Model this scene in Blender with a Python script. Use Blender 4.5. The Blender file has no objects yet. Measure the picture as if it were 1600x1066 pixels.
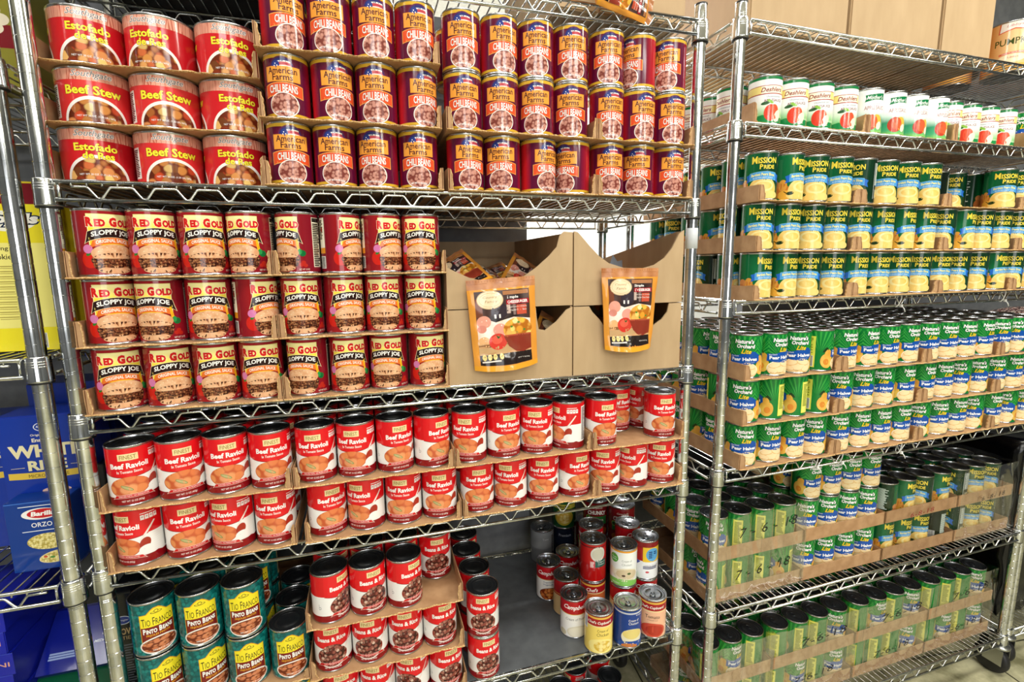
import bpy, bmesh, math, random
from mathutils import Vector, Matrix
from mathutils.geometry import tessellate_polygon
PI = math.pi
SC = bpy.context.scene
COL = SC.collection
# ------------------------------------------------------------------ camera
def add_camera():
    yaw, pitch, roll = .29039, -.150286, -.012773
    fwd = Vector((math.sin(yaw)*math.cos(pitch), math.cos(yaw)*math.cos(pitch), math.sin(pitch)))
    r0 = Vector((math.cos(yaw), -math.sin(yaw), 0)); u0 = r0.cross(fwd)
    r = r0*math.cos(roll)+u0*math.sin(roll); u = -r0*math.sin(roll)+u0*math.cos(roll)
    cd = bpy.data.cameras.new('camera'); cam = bpy.data.objects.new('camera', cd); COL.objects.link(cam)
    m = Matrix((r, u, -fwd)).transposed().to_4x4(); m.translation = Vector((.46255, -.96749, 1.26077))
    cam.matrix_world = m
    cd.sensor_width = 36; cd.lens = 770.43/1600*36; cd.clip_start = .02; cd.clip_end = 50
    SC.camera = cam
add_camera()
CAMX, CAMY = .46255, -.96749
# ------------------------------------------------------------------ world, lights, exposure
w = bpy.data.worlds.new('world'); SC.world = w; w.use_nodes = True
w.node_tree.nodes['Background'].inputs[0].default_value = (1, .98, .95, 1)
w.node_tree.nodes['Background'].inputs[1].default_value = .05
SC.view_settings.view_transform = 'Standard'; SC.view_settings.look = 'None'
SC.view_settings.gamma = 1; SC.view_settings.use_curve_mapping = False
SC.view_settings.exposure = -.05
CEIL = 2.75
LAMPS = [(-.6, -.8, 15), (.9, -.8, 18), (2.5, -.8, 34), (-.1, -2.6, 24), (1.7, -2.6, 26), (.6, -4.4, 60), (2.9, -4.4, 70), (1.8, -6.0, 50), (1.35, 1.45, 170)]
for i, (lx, ly, e) in enumerate(LAMPS):
    ld = bpy.data.lights.new('ceiling_lamp', 'AREA'); ld.shape = 'RECTANGLE'; ld.size = 1.15; ld.size_y = .3
    ld.energy = e; ld.color = (1, .985, .95) if lx < 2 else (1, .97, .86)
    lo = bpy.data.objects.new('ceiling_lamp', ld); COL.objects.link(lo); lo.location = (lx, ly, CEIL-.075)
# added fill light far behind the camera, no window is built there
ld = bpy.data.lights.new('rear_fill_light', 'AREA'); ld.shape = 'RECTANGLE'; ld.size = 3.0; ld.size_y = 1.5; ld.energy = 60; ld.color = (.96, .98, 1)
lo = bpy.data.objects.new('rear_fill_light', ld); COL.objects.link(lo); lo.location = (.2, -6.9, 1.45); lo.rotation_euler = (PI/2, 0, 0)

# ------------------------------------------------------------------ materials
def lin(h):
    h = h.lstrip('#'); c = [int(h[i:i+2], 16)/255 for i in (0, 2, 4)]
    return tuple(x/12.92 if x <= .04045 else ((x+.055)/1.055)**2.4 for x in c)+(1,)
MC = {}
def newmat(key):
    m = bpy.data.materials.new(key); m.use_nodes = True
    MC[key] = m
    return m, m.node_tree.nodes, m.node_tree.links, m.node_tree.nodes['Principled BSDF']
def P(h, rough=.13, metal=0.0):
    k = 'print_%s_%d_%d' % (h.lstrip('#'), rough*100, metal*100)
    if k in MC: return MC[k]
    m, n, l, b = newmat(k)
    b.inputs['Base Color'].default_value = lin(h); b.inputs['Roughness'].default_value = rough; b.inputs['Metallic'].default_value = metal
    return m
def mottled(k, h1, h2, scale=8, rough=.7, bump=0, detail=4, coord='Object', stretch=(1, 1, 1), metal=0, lo=.35, hi=.65):
    if k in MC: return MC[k]
    m, n, l, b = newmat(k)
    tc = n.new('ShaderNodeTexCoord'); mp = n.new('ShaderNodeMapping'); mp.inputs['Scale'].default_value = stretch
    nz = n.new('ShaderNodeTexNoise'); nz.inputs['Scale'].default_value = scale; nz.inputs['Detail'].default_value = detail
    r = n.new('ShaderNodeValToRGB'); r.color_ramp.elements[0].color = lin(h1); r.color_ramp.elements[1].color = lin(h2)
    r.color_ramp.elements[0].position = lo; r.color_ramp.elements[1].position = hi
    l.new(tc.outputs[coord], mp.inputs[0]); l.new(mp.outputs[0], nz.inputs['Vector']); l.new(nz.outputs[0], r.inputs[0]); l.new(r.outputs[0], b.inputs['Base Color'])
    b.inputs['Roughness'].default_value = rough; b.inputs['Metallic'].default_value = metal
    if bump:
        bp = n.new('ShaderNodeBump'); bp.inputs['Strength'].default_value = bump; bp.inputs['Distance'].default_value = .002
        l.new(nz.outputs[0], bp.inputs['Height']); l.new(bp.outputs[0], b.inputs['Normal'])
    return m
def food(k, cols, gap, scale, gapw=.12, stretch=(1, 1, 1), rough=.13, noise=0):
    """printed picture of beans / chunks / grain: cells with random colours and darker gaps"""
    k = 'printed_'+k
    if k in MC: return MC[k]
    m, n, l, b = newmat(k)
    tc = n.new('ShaderNodeTexCoord'); mp = n.new('ShaderNodeMapping'); mp.inputs['Scale'].default_value = stretch
    v = n.new('ShaderNodeTexVoronoi'); v.inputs['Scale'].default_value = scale
    e = n.new('ShaderNodeTexVoronoi'); e.feature = 'DISTANCE_TO_EDGE'; e.inputs['Scale'].default_value = scale
    l.new(tc.outputs['UV'], mp.inputs[0]); src = mp.outputs[0]
    if noise:
        nz = n.new('ShaderNodeTexNoise'); nz.inputs['Scale'].default_value = scale*.6; va = n.new('ShaderNodeVectorMath'); va.operation = 'MULTIPLY_ADD'
        l.new(src, nz.inputs['Vector']); l.new(nz.outputs['Color'], va.inputs[0]); va.inputs[1].default_value = (noise,)*3; l.new(src, va.inputs[2]); src = va.outputs[0]
    l.new(src, v.inputs['Vector']); l.new(src, e.inputs['Vector'])
    sp = n.new('ShaderNodeSeparateColor'); l.new(v.outputs['Color'], sp.inputs[0])
    r = n.new('ShaderNodeValToRGB'); cr = r.color_ramp
    while len(cr.elements) < len(cols): cr.elements.new(.5)
    for i, c in enumerate(cols): cr.elements[i].position = i/max(1, len(cols)-1); cr.elements[i].color = lin(c)
    l.new(sp.outputs[0], r.inputs[0])
    # lighter middle of every bean as the picture shows it
    r2 = n.new('ShaderNodeValToRGB'); r2.color_ramp.elements[0].position = .48; r2.color_ramp.elements[1].position = .7
    r2.color_ramp.elements[0].color = (1, 1, 1, 1); r2.color_ramp.elements[1].color = (0, 0, 0, 1); v.inputs['Randomness'].default_value = .8
    if gapw < .08: l.new(e.outputs[0], r2.inputs[0]); r2.color_ramp.elements[0].position = gapw*.4; r2.color_ramp.elements[1].position = gapw; r2.color_ramp.elements[0].color = (0, 0, 0, 1); r2.color_ramp.elements[1].color = (1, 1, 1, 1)
    else: l.new(v.outputs['Distance'], r2.inputs[0])
    mx = n.new('ShaderNodeMix'); mx.data_type = 'RGBA'; mx.inputs[6].default_value = lin(gap)
    l.new(r2.outputs[0], mx.inputs[0]); l.new(r.outputs[0], mx.inputs[7]); l.new(mx.outputs[2], b.inputs['Base Color'])
    b.inputs['Roughness'].default_value = rough
    return m
def ramp_print(k, axis, stops, rough=.13):
    """printed gradient artwork; stops = [(mm, colour)] along u (x) or v (y) of the label"""
    k = 'printed_'+k
    if k in MC: return MC[k]
    m, n, l, b = newmat(k)
    tc = n.new('ShaderNodeTexCoord'); sp = n.new('ShaderNodeSeparateXYZ'); l.new(tc.outputs['UV'], sp.inputs[0])
    lo, hi = stops[0][0]/100, stops[-1][0]/100
    mr = n.new('ShaderNodeMapRange'); mr.inputs[1].default_value = lo; mr.inputs[2].default_value = hi
    l.new(sp.outputs[axis], mr.inputs[0]); r = n.new('ShaderNodeValToRGB'); cr = r.color_ramp
    while len(cr.elements) < len(stops): cr.elements.new(.5)
    for i, (p, c) in enumerate(stops): cr.elements[i].position = (p/100-lo)/(hi-lo); cr.elements[i].color = lin(c)
    l.new(mr.outputs[0], r.inputs[0]); l.new(r.outputs[0], b.inputs['Base Color']); b.inputs['Roughness'].default_value = rough
    return m
STEEL = P('#d9dadb', .16, 1.0); CHROME = mottled('chrome', '#c4c7c9', '#eceded', 30, .13, 0, 3, metal=1)
CHROME_ROD = mottled('chrome_wire', '#b9bcbb', '#e6e6e2', 60, .2, 0, 3, metal=1)
RIM = P('#c9cacc', .22, 1.0); LIDM = P('#a9adb3', .25, 1.0)
DARKLID = P('#35383c', .3, .75); DARKLID2 = P('#50545a', .28, .85); GOLDRIM = P('#d9b23c', .25, .9)
BLACK = P('#0b0b0c', .45); WHITE = P('#f4f3f1', .3)
KRAFT = mottled('kraft_board', '#a98058', '#bb936a', 40, .8, .15, 5)
KRAFT_IN = mottled('kraft_board_raw', '#c69a63', '#d8b07a', 50, .85, .2, 5)
CARTON = mottled('carton_board', '#b59872', '#bfa27c', 25, .75, .08, 5, stretch=(1, 1, .3))
TORN = mottled('torn_board_edge', '#e2c08a', '#a8793f', 350, .95, .6, 2)
GREYB = mottled('grey_liner', '#53575a', '#5f6366', 30, .5, .1)

# ------------------------------------------------------------------ mesh helpers
def tomesh(bm, name, mats=None, smooth=False, angle=None):
    bmesh.ops.recalc_face_normals(bm, faces=bm.faces)
    me = bpy.data.meshes.new(name); bm.to_mesh(me); bm.free()
    for m in (mats if isinstance(mats, (list, tuple)) else [mats]):
        if m: me.materials.append(m)
    if smooth: me.shade_smooth()
    if angle: me.set_sharp_from_angle(angle=math.radians(angle))
    return me
def link(o, parent=None):
    COL.objects.link(o)
    if parent: o.parent = parent
    return o
def ob(name, me, parent=None, loc=(0, 0, 0), rot=(0, 0, 0)):
    o = bpy.data.objects.new(name, me); o.location = loc; o.rotation_euler = rot
    return link(o, parent)
def thing(name, label, cat, loc=(0, 0, 0), rz=0, group=None, parent=None):
    o = bpy.data.objects.new(name, None); o.location = loc; o.rotation_euler = (0, 0, rz); o.empty_display_size = .02
    link(o); o['label'] = label; o['category'] = cat
    if group: o['group'] = group
    return o
def tag(o, label, cat, group=None):
    o['label'] = label; o['category'] = cat
    if group: o['group'] = group
    return o
def box(bm, x0, x1, y0, y1, z0, z1, mi=0):
    v = [bm.verts.new(p) for p in ((x0,y0,z0),(x1,y0,z0),(x1,y1,z0),(x0,y1,z0),(x0,y0,z1),(x1,y0,z1),(x1,y1,z1),(x0,y1,z1))]
    fs = []
    for f in ((3,2,1,0),(4,5,6,7),(0,1,5,4),(1,2,6,5),(2,3,7,6),(3,0,4,7)):
        q = bm.faces.new([v[i] for i in f]); q.material_index = mi; fs.append(q)
    return v
def bevelbox(x0, x1, y0, y1, z0, z1, r, name, mats):
    bm = bmesh.new(); box(bm, x0, x1, y0, y1, z0, z1)
    bmesh.ops.bevel(bm, geom=bm.edges[:], offset=r, segments=2, affect='EDGES')
    return tomesh(bm, name, mats)
def tube(bm, pts, r, n=8, caps=True, mi=0):
    pts = [Vector(p) for p in pts]; rings = []
    up = None
    for i, p in enumerate(pts):
        t = (pts[min(i+1, len(pts)-1)]-pts[max(i-1, 0)]).normalized()
        if up is None: up = Vector((0, 0, 1)) if abs(t.z) < .9 else Vector((1, 0, 0))
        a = t.cross(up).normalized(); b = a.cross(t).normalized(); up = b
        rings.append([bm.verts.new(p+(a*math.cos(2*PI*k/n)+b*math.sin(2*PI*k/n))*r) for k in range(n)])
    for A, B in zip(rings, rings[1:]):
        for k in range(n):
            f = bm.faces.new((A[k], A[(k+1) % n], B[(k+1) % n], B[k])); f.smooth = True; f.material_index = mi
    if caps:
        for R_ in (rings[0][::-1], rings[-1]):
            f = bm.faces.new(R_); f.material_index = mi
def lathe(bm, prof, n=32, mi=0, cap=(False, False), smooth=True, mis=None):
    rings = []
    for r, z in prof:
        rings.append([bm.verts.new((r*math.cos(2*PI*k/n), r*math.sin(2*PI*k/n), z)) for k in range(n)] if r > 1e-6 else [bm.verts.new((0, 0, z))])
    for i, (A, B) in enumerate(zip(rings, rings[1:])):
        for k in range(n):
            if len(A) == 1: vs = (A[0], B[k], B[(k+1) % n])
            elif len(B) == 1: vs = (A[k], A[(k+1) % n], B[0])
            else: vs = (A[k], A[(k+1) % n], B[(k+1) % n], B[k])
            f = bm.faces.new(vs); f.smooth = smooth; f.material_index = mis[i] if mis else mi
    if cap[0]: bm.faces.new(rings[0][::-1]).material_index = mi
    if cap[1]: bm.faces.new(rings[-1]).material_index = mi
def panel(bm, pts, axis, a0, a1, mi=0):
    """extrude a 2D outline: axis 'y' -> pts are (x,z); 'x' -> (y,z); 'z' -> (x,y)"""
    def V(p, a): return {'y': (p[0], a, p[1]), 'x': (a, p[0], p[1]), 'z': (p[0], p[1], a)}[axis]
    A = [bm.verts.new(V(p, a0)) for p in pts]; B = [bm.verts.new(V(p, a1)) for p in pts]
    for tri in tessellate_polygon([[Vector((p[0], p[1], 0)) for p in pts]]):
        for V_ in (A, B):
            try: bm.faces.new([V_[i] for i in tri]).material_index = mi
            except ValueError: pass
    n = len(pts)
    for i in range(n):
        f = bm.faces.new((A[i], B[i], B[(i+1) % n], A[(i+1) % n])); f.material_index = mi

# ------------------------------------------------------------------ printed artwork (flat shapes in mm, then bent onto the thing)
TXT = {}
def text_geo(s, bold=0, res=2, spacing=1.0):
    k = (s, bold, spacing)
    if k in TXT: return TXT[k]
    cu = bpy.data.curves.new('t', 'FONT'); cu.body = s; cu.align_x = 'LEFT'; cu.size = 1; cu.offset = bold; cu.resolution_u = res; cu.space_character = spacing
    o = bpy.data.objects.new('t', cu); me = bpy.data.meshes.new_from_object(o)
    vs = [(v.co.x, v.co.y) for v in me.vertices]; fs = [tuple(p.vertices) for p in me.polygons]
    bpy.data.objects.remove(o); bpy.data.meshes.remove(me); bpy.data.curves.remove(cu)
    x0 = min(v[0] for v in vs); x1 = max(v[0] for v in vs); y0 = min(v[1] for v in vs); y1 = max(v[1] for v in vs)
    TXT[k] = (vs, fs, x0, x1, y0, y1)
    return TXT[k]
class Art:
    def __init__(self): self.items = []; self.mats = []; self.lv = 0
    def mi(self, m):
        if isinstance(m, str): m = P(m)
        if m not in self.mats: self.mats.append(m)
        return self.mats.index(m)
    def poly(self, pts, m, fan=False):
        self.lv += 1; fs = [tuple(range(len(pts)))]
        if fan: pts = list(pts)+[(sum(p[0] for p in pts)/len(pts), sum(p[1] for p in pts)/len(pts))]; n = len(pts)-1; fs = [(i, (i+1) % n, n) for i in range(n)]
        elif len(pts) > 4: fs = [tuple(t) for t in tessellate_polygon([[Vector((p[0], p[1], 0)) for p in pts]])]
        self.items.append((pts, fs, self.mi(m), self.lv)); return self
    def rect(self, u0, u1, v0, v1, m): return self.poly([(u0, v0), (u1, v0), (u1, v1), (u0, v1)], m)
    def ell(self, cu, cv, a, b, m, n=36, v0=-1e9, v1=1e9, rot=0):
        c, s = math.cos(rot), math.sin(rot); pts = []
        for k in range(n):
            x, y = a*math.cos(2*PI*k/n), b*math.sin(2*PI*k/n)
            pts.append((cu+x*c-y*s, min(v1, max(v0, cv+x*s+y*c))))
        q = len(pts); out = [p for i, p in enumerate(pts) if not (pts[i-1][1] == p[1] == pts[(i+1) % q][1] and p[1] in (v0, v1))]
        return self.poly(out, m, True)
    def band(self, cu, cv, wd, h, m, k=0, ends=0, n=14):
        """arched banner: k mm of rise per mm^2 away from its middle"""
        f = lambda u: cv-k*(u-cu)**2
        us = [cu-wd/2+wd*i/n for i in range(n+1)]
        lo = [(u, f(u)-h/2) for u in us]; hi = [(u, f(u)+h/2) for u in us[::-1]]
        if ends: lo = [(us[0]-ends, f(us[0])-h*.75), ]+lo+[(us[-1]+ends, f(us[-1])-h*.75), (us[-1]+ends*.5, f(us[-1])-h*.2)]; hi = hi+[(us[0]-ends*.5, f(us[0])-h*.2)]
        return self.poly(lo+hi, m)
    def txt(self, s, cu, cv, h, m, w=None, bold=.0, shear=0, k=0, out=None, ob=.035, rot=0, sp=1.0):
        if out is not None: self._t(s, cu, cv, h, out, w, bold+ob, shear, k, rot, sp, (s, bold))
        return self._t(s, cu, cv, h, m, w, bold, shear, k, rot, sp, (s, bold))
    def _t(self, s, cu, cv, h, m, w, bold, shear, k, rot, sp, ref):
        vs, fs, _, _, _, _ = text_geo(s, bold, 2, sp)
        _, _, x0, x1, y0, y1 = text_geo(ref[0], ref[1], 2, sp)
        sy = h/(y1-y0); sx = w/(x1-x0) if w else sy
        c, sn = math.cos(rot), math.sin(rot); P_ = []
        for x, y in vs:
            X = (x-(x0+x1)/2)*sx; Y = (y-(y0+y1)/2)*sy; X += shear*Y
            Y -= k*X*X
            P_.append((cu+X*c-Y*sn, cv+X*sn+Y*c))
        self.lv += 1; self.items.append((P_, fs, self.mi(m), self.lv)); return self
    def caps(self, words, cu, cv, h, m, w, out=None, ob=.04, bold=.03, k=0, small=.8, gap=.09):
        """capitals with a taller first letter per word, on one baseline"""
        segs = []
        for wi, wd in enumerate(words):
            if wi: segs.append((None, gap*3))
            g = text_geo(wd[0], bold); segs.append((wd[0], (g[3]-g[2])+gap, 1, g))
            if len(wd) > 1: g = text_geo(wd[1:], bold); segs.append((wd[1:], (g[3]-g[2])*small+gap, small, g))
        tot = sum(s_[1] for s_ in segs)-gap; f = w/tot
        capH = text_geo('H', bold); capH = capH[5]-capH[4]
        for pas in ((out, ob), (m, None)) if out else ((m, None),):
            x = cu-w/2
            for s_ in segs:
                if s_[0]:
                    g = s_[3]; ww = (g[3]-g[2])*s_[2]*f; hh = h*s_[2]; cx = x+ww/2
                    self._t(s_[0], cx, cv-h/2+hh/2-k*(cx-cu)**2, hh, pas[0], ww, bold+(pas[1] or 0), 0, 0, -math.atan(2*k*(cx-cu)), 1.0, (s_[0], bold))
                x += s_[1]*f
        return self
    def lines(self, cu, cv, w, h, n, m, th=.35, seed=0):
        """rows of print too small to read"""
        rnd = random.Random(seed)
        for i in range(n):
            v = cv+h/2-h*(i+.5)/n; ww = w*(.6+.4*rnd.random()); self.rect(cu-w/2, cu-w/2+ww, v-th*h/n, v+th*h/n, m)
        return self
    def bars(self, cu, cv, w, h, n=14, seed=0):
        rnd = random.Random(seed); self.rect(cu-w/2-1, cu+w/2+1, cv-h/2-1, cv+h/2+1, '#f2f0ea')
        for i in range(n):
            u = cu-w/2+w*(i+.1)/n; self.rect(u, u+w/n*rnd.choice((.3, .45, .65)), cv-h/2, cv+h/2, '#151515')
        return self
    def build(self, name, mapfn, cuts_u=(), cuts_v=(), lift=.05, nrm=None, smooth=True):
        bm = bmesh.new(); lay = bm.verts.layers.float.new('lv'); uvl = bm.loops.layers.uv.new('UVMap')
        done = []
        for pts, fs, mi, _ in self.items:
            xs = [p[0] for p in pts]; ys = [p[1] for p in pts]; bb = (min(xs), max(xs), min(ys), max(ys))
            lv = 1+max([d[4] for d in done if d[0] < bb[1] and d[1] > bb[0] and d[2] < bb[3] and d[3] > bb[2]] or [0]); done.append(bb+(lv,))
            V = []
            for p in pts:
                v = bm.verts.new((p[0], p[1], 0)); v[lay] = lv; V.append(v)
            for f in fs:
                try: q = bm.faces.new([V[i] for i in f])
                except ValueError: continue
                q.material_index = mi
        bmesh.ops.triangulate(bm, faces=[f for f in bm.faces if len(f.verts) > 4])
        for f in bm.faces:
            if f.normal.z < 0: f.normal_flip()
        for c in cuts_u: bmesh.ops.bisect_plane(bm, geom=bm.verts[:]+bm.edges[:]+bm.faces[:], plane_co=(c, 0, 0), plane_no=(1, 0, 0), dist=1e-4)
        for c in cuts_v: bmesh.ops.bisect_plane(bm, geom=bm.verts[:]+bm.edges[:]+bm.faces[:], plane_co=(0, c, 0), plane_no=(0, 1, 0), dist=1e-4)
        bm.verts.ensure_lookup_table()
        for f in bm.faces:
            for lp in f.loops: lp[uvl].uv = (lp.vert.co.x/100, lp.vert.co.y/100)
        N = []
        for v in bm.verts:
            u, w_ = v.co.x, v.co.y; l_ = v[lay]
            N.append(nrm(u, w_) if nrm else None); v.co = mapfn(u, w_, l_*lift)
        me = bpy.data.meshes.new(name); bm.to_mesh(me); bm.free()
        for m in self.mats: me.materials.append(m)
        if smooth: me.shade_smooth()
        if nrm: me.normals_split_custom_set_from_vertices(N)
        return me
def on_can(art, R, name):
    """wrap a label (mm, front at u=0, facing -y) around a cylinder of radius R mm"""
    C_ = 2*PI*R; cuts = [-C_/2+C_*i/40 for i in range(1, 40)]
    def mp(u, v, l): a = u/R; r = (R+l)/1000; return (r*math.sin(a), -r*math.cos(a), v/1000)
    return art.build(name, mp, cuts, (), .03, lambda u, v: (math.sin(u/R), -math.cos(u/R), 0))
def on_plane(art, name, y=0, lift=.06):
    return art.build(name, lambda u, v, l: (u/1000, y-l/1000, v/1000), (), (), lift, None, False)

# ------------------------------------------------------------------ can parts
def can_body(R, H, rim=RIM, n=40):
    r = R/1000; h = H/1000; bm = bmesh.new()
    prof = [(0, .0024), (r-.006, .0024), (r-.004, .0015), (r+.0002, .0), (r+.0005, .0009), (r+.0005, .0026), (r-.0002, .0036)]
    m = 9
    for i in range(m): prof.append((r-.0003, .004+(h-.008)*i/(m-1)))
    prof += [(r-.0002, h-.0036), (r+.0005, h-.0028), (r+.0005, h-.0008), (r+.0003, h), (r-.0010, h), (r-.0014, h-.0012), (r-.0018, h-.004)]
    lathe(bm, prof, n, 0); return tomesh(bm, 'can_body', [rim])
def can_lid(R, H, m, n=40, easy=False):
    r = R/1000; h = H/1000; bm = bmesh.new()
    prof = [(r-.0016, h-.0035), (r-.0028, h-.0046), (r-.0045, h-.0042), (r-.0055, h-.0030), (r-.0075, h-.0030), (r-.0085, h-.0040), (r-.0125, h-.0040), (r-.0135, h-.0033), (r-.0155, h-.0033), (r-.0165, h-.0042), (.006, h-.0040), (0, h-.0040)]
    lathe(bm, prof, n, 0)
    return tomesh(bm, 'lid', [m])
def pull_tab(H, m):
    h = H/1000-.0028; bm = bmesh.new()
    pts = [(0.006*math.cos(a), -.004+.008*math.sin(a), h) for a in [2*PI*i/14 for i in range(15)]]
    tube(bm, pts, .0011, 6, False)
    box(bm, -.0045, .0045, .002, .016, h-.0008, h+.0006); lathe(bm, [(.0022, h-.001), (.0022, h+.0012), (0, h+.0014)], 10)
    return tomesh(bm, 'pull_tab', [m], True, 40)
KIND = {}
def kind(key, cname, art, R=36.0, H=107., rim=RIM, lid=LIDM, easy=False):
    parts = [('can_body', can_body(R, H, rim)), ('paper_label', on_can(art, R, 'paper_label')), ('lid', can_lid(R, H, lid, easy=easy))]
    if easy: parts.append(('pull_tab', pull_tab(H, lid)))
    KIND[key] = (cname, parts, H/1000)
def facing(x, y, t):
    """turn a can so its label's middle shows a fraction t of the can's half-width right of centre"""
    return math.atan2(CAMX-x, y-CAMY)+(t if abs(t) > 1 else math.asin(max(-.98, min(.98, t))))
def can(key, x, y, z, rz, label, group=None, sz=1.0, cat='can'):
    cname, parts, H = KIND[key]
    o = thing(cname, label, cat, (x, y, z), rz, group)
    if sz != 1: o.scale = (1, 1, sz)
    for nm, me in parts: ob(nm, me, o)
    return o
# ------------------------------------------------------------------ label artwork
def base(R, H, m, v0=4, v1=None):
    a = Art(); c = PI*R; a.rect(-c, c, v0, (v1 or H-4), m); a.c = c; return a
BEAN_CHILI = food('chili_beans', ['#b8786a', '#d29a88', '#c08070', '#eab8a6'], '#7c3c34', 17, .16)
BEAN_PINTO = food('pinto_beans', ['#b8603a', '#d98a5c', '#c9734a', '#e8a57a'], '#6e2a14', 11, .14, (1, 1.9, 1))
BEAN_RICE = food('beans_and_rice', ['#5c1f1c', '#7a2f28', '#b07a68', '#8c4036', '#d9b8a4'], '#3a0f0c', 17, .14)
STEW = food('beef_stew', ['#8a3a1c', '#d8924a', '#5b2412', '#c84a28', '#ecc878', '#7a3018'], '#6a2410', 8, .1, noise=.05)
RAVIOLI = food('ravioli', ['#e89a5c', '#e07a48', '#f0b87c', '#d8603c', '#f2c48c'], '#c85c34', 6.5, .16, noise=.06)
MEAT = food('ground_beef', ['#6b3420', '#9a5c3a', '#4c2214', '#b57c50', '#7a3c24'], '#34140c', 34, .14)
BUN = mottled('printed_bun', '#d99a6c', '#ecc096', 9, .3, coord='UV')
PEARH = mottled('printed_pear_halves', '#eec058', '#f9df8e', 5, .3, coord='UV')
PEARH2 = mottled('printed_pear_halves_pale', '#f0cd92', '#f9e6bd', 5, .3, coord='UV')
PEARW = mottled('printed_whole_pear', '#dca03c', '#f0c85c', 3, .3, coord='UV')
WOODP = food('plank_band', ['#d98c78', '#e8a890', '#dc947e'], '#b8604c', 12, .05, (1.2, .12, 1))
TEALP = food('teal_pattern', ['#0e6a68', '#1c8c86', '#0a5c5c', '#147874'], '#0b5452', 14, .15)
ORZO = food('orzo_grain', ['#e8d88a', '#f2e6a8', '#dccb74'], '#b8a450', 26, .12)

def stew_art():
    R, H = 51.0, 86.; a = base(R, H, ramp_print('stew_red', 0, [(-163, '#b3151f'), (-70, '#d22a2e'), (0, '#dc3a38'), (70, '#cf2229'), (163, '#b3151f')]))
    a.rect(-a.c, a.c, 66, H-4, WOODP)
    for cu, en in ((0, True), (-a.c+1, False), (a.c-1, False)):
        if not en:      # Spanish face sits on the back seam; build it in two halves
            continue
    def face(cu, en, cl=None):
        b = Art()
        b.ell(cu, 4, 44, 39, '#f4efe9', 44, v0=4); b.ell(cu, 4, 39.5, 34, STEW, 44, v0=4)
        b.txt('Southgate', cu, 74.5, 12, '#6b5f66', w=52, shear=.35, out='#f6efe9', ob=.045)
        if en: b.txt('Beef Stew', cu, 52, 14, '#f3e63c', w=76, bold=.03, k=.0006, out='#8a1018', ob=.03)
        else:
            b.txt('Estofado', cu, 55, 12, '#f3e63c', w=58, bold=.03, k=.0006, out='#8a1018', ob=.03); b.txt('de Res', cu+3, 42, 11, '#f3e63c', w=42, bold=.03, out='#8a1018', ob=.03)
        b.txt('NET WT 20 OZ. (1.25 LB.) 567g', cu, 12, 3.6, '#ffffff', w=50, k=.0006)
        return b
    for b in (face(0, True), face(103, False)):     # two faces a third of the way round, ingredients on the rest
        for pts, fs, mi, lv in b.items:
            if all(abs(p[0]) < a.c for p in pts): a.items.append((pts, fs, a.mi(b.mats[mi]), a.lv+lv))
    a.lv += 12
    a.rect(-72, -54, 10, 60, '#efe9e4'); a.lines(-63, 35, 15, 44, 16, '#3a2020')
    a.bars(-90, 20, 20, 18, 16, 3)
    return R, H, a
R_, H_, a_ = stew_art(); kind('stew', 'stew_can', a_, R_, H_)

def chili_art():
    R, H = 36.0, 105.5
    a = base(R, H, ramp_print('chili_maroon', 0, [(-114, '#3a0a24'), (-72, '#b01424'), (-52, '#d4242a'), (-36, '#5a1034'), (0, '#6c1430'), (36, '#5c1034'), (54, '#a81828'), (78, '#d0202a'), (114, '#3a0a24')]))
    a.rect(-a.c, a.c, H-9.5, H-4, '#d8aa32'); a.rect(-a.c, a.c, 4, 8.5, '#d8aa32')
    a.ell(0, 83, 20, 16, '#5b2750', 30); a.ell(0, 83, 17.5, 13.5, '#2b2f6e', 30)
    for i, (v, h) in enumerate(((91, 2.2), (86, 2.4), (81, 2.2))):
        a.band(3, v, 26-4*abs(1-i), h, '#f2ece6' if i != 1 else '#c8484c', .012); a.band(4, v-2.3, 24-3*abs(1-i), h, '#c8484c' if i != 1 else '#f2ece6', .012)
    a.ell(-9, 86, 6, 6, '#2c3a86', 16); a.ell(-10, 87, 1, 1, '#ffffff', 6); a.ell(-7, 84, 1, 1, '#ffffff', 6); a.ell(-11.5, 83.5, 1, 1, '#ffffff', 6)
    a.rect(-29, 29, 59, 83.2, '#f39a2e'); a.rect(-28.2, 28.2, 59.8, 82.4, '#f0a040')
    a.txt('American', 0, 76.5, 10.5, '#4a1c28', w=48, bold=.015); a.txt('Farms', 0, 66, 10, '#4a1c28', w=33, bold=.015)
    a.band(0, 48, 66, 20.5, '#f6b35c', .004); a.band(0, 48, 64, 18.5, '#e6552c', .004)
    a.txt('CHILI BEANS', 0, 48.5, 12.5, '#fbf6ee', w=47, bold=.02, k=.003, out='#8a2413', ob=.03)
    a.ell(0, 22, 24.5, 20.5, '#f6efe8', 40, v0=4); a.ell(0, 22, 22.8, 19, BEAN_CHILI, 40, v0=4)
    a.txt('NET WT 15 OZ (425g)', 0, 10.5, 4.2, '#ffffff', w=30, k=.004, bold=.02)
    a.rect(84, 106, 14, 92, '#d8c8b8'); a.lines(95, 53, 19, 72, 24, '#2a1420', seed=2); a.bars(-92, 30, 22, 24, 16, 4)
    return R, H, a
R_, H_, a_ = chili_art(); kind('chili', 'bean_can', a_, R_, H_, rim=RIM)

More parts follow.
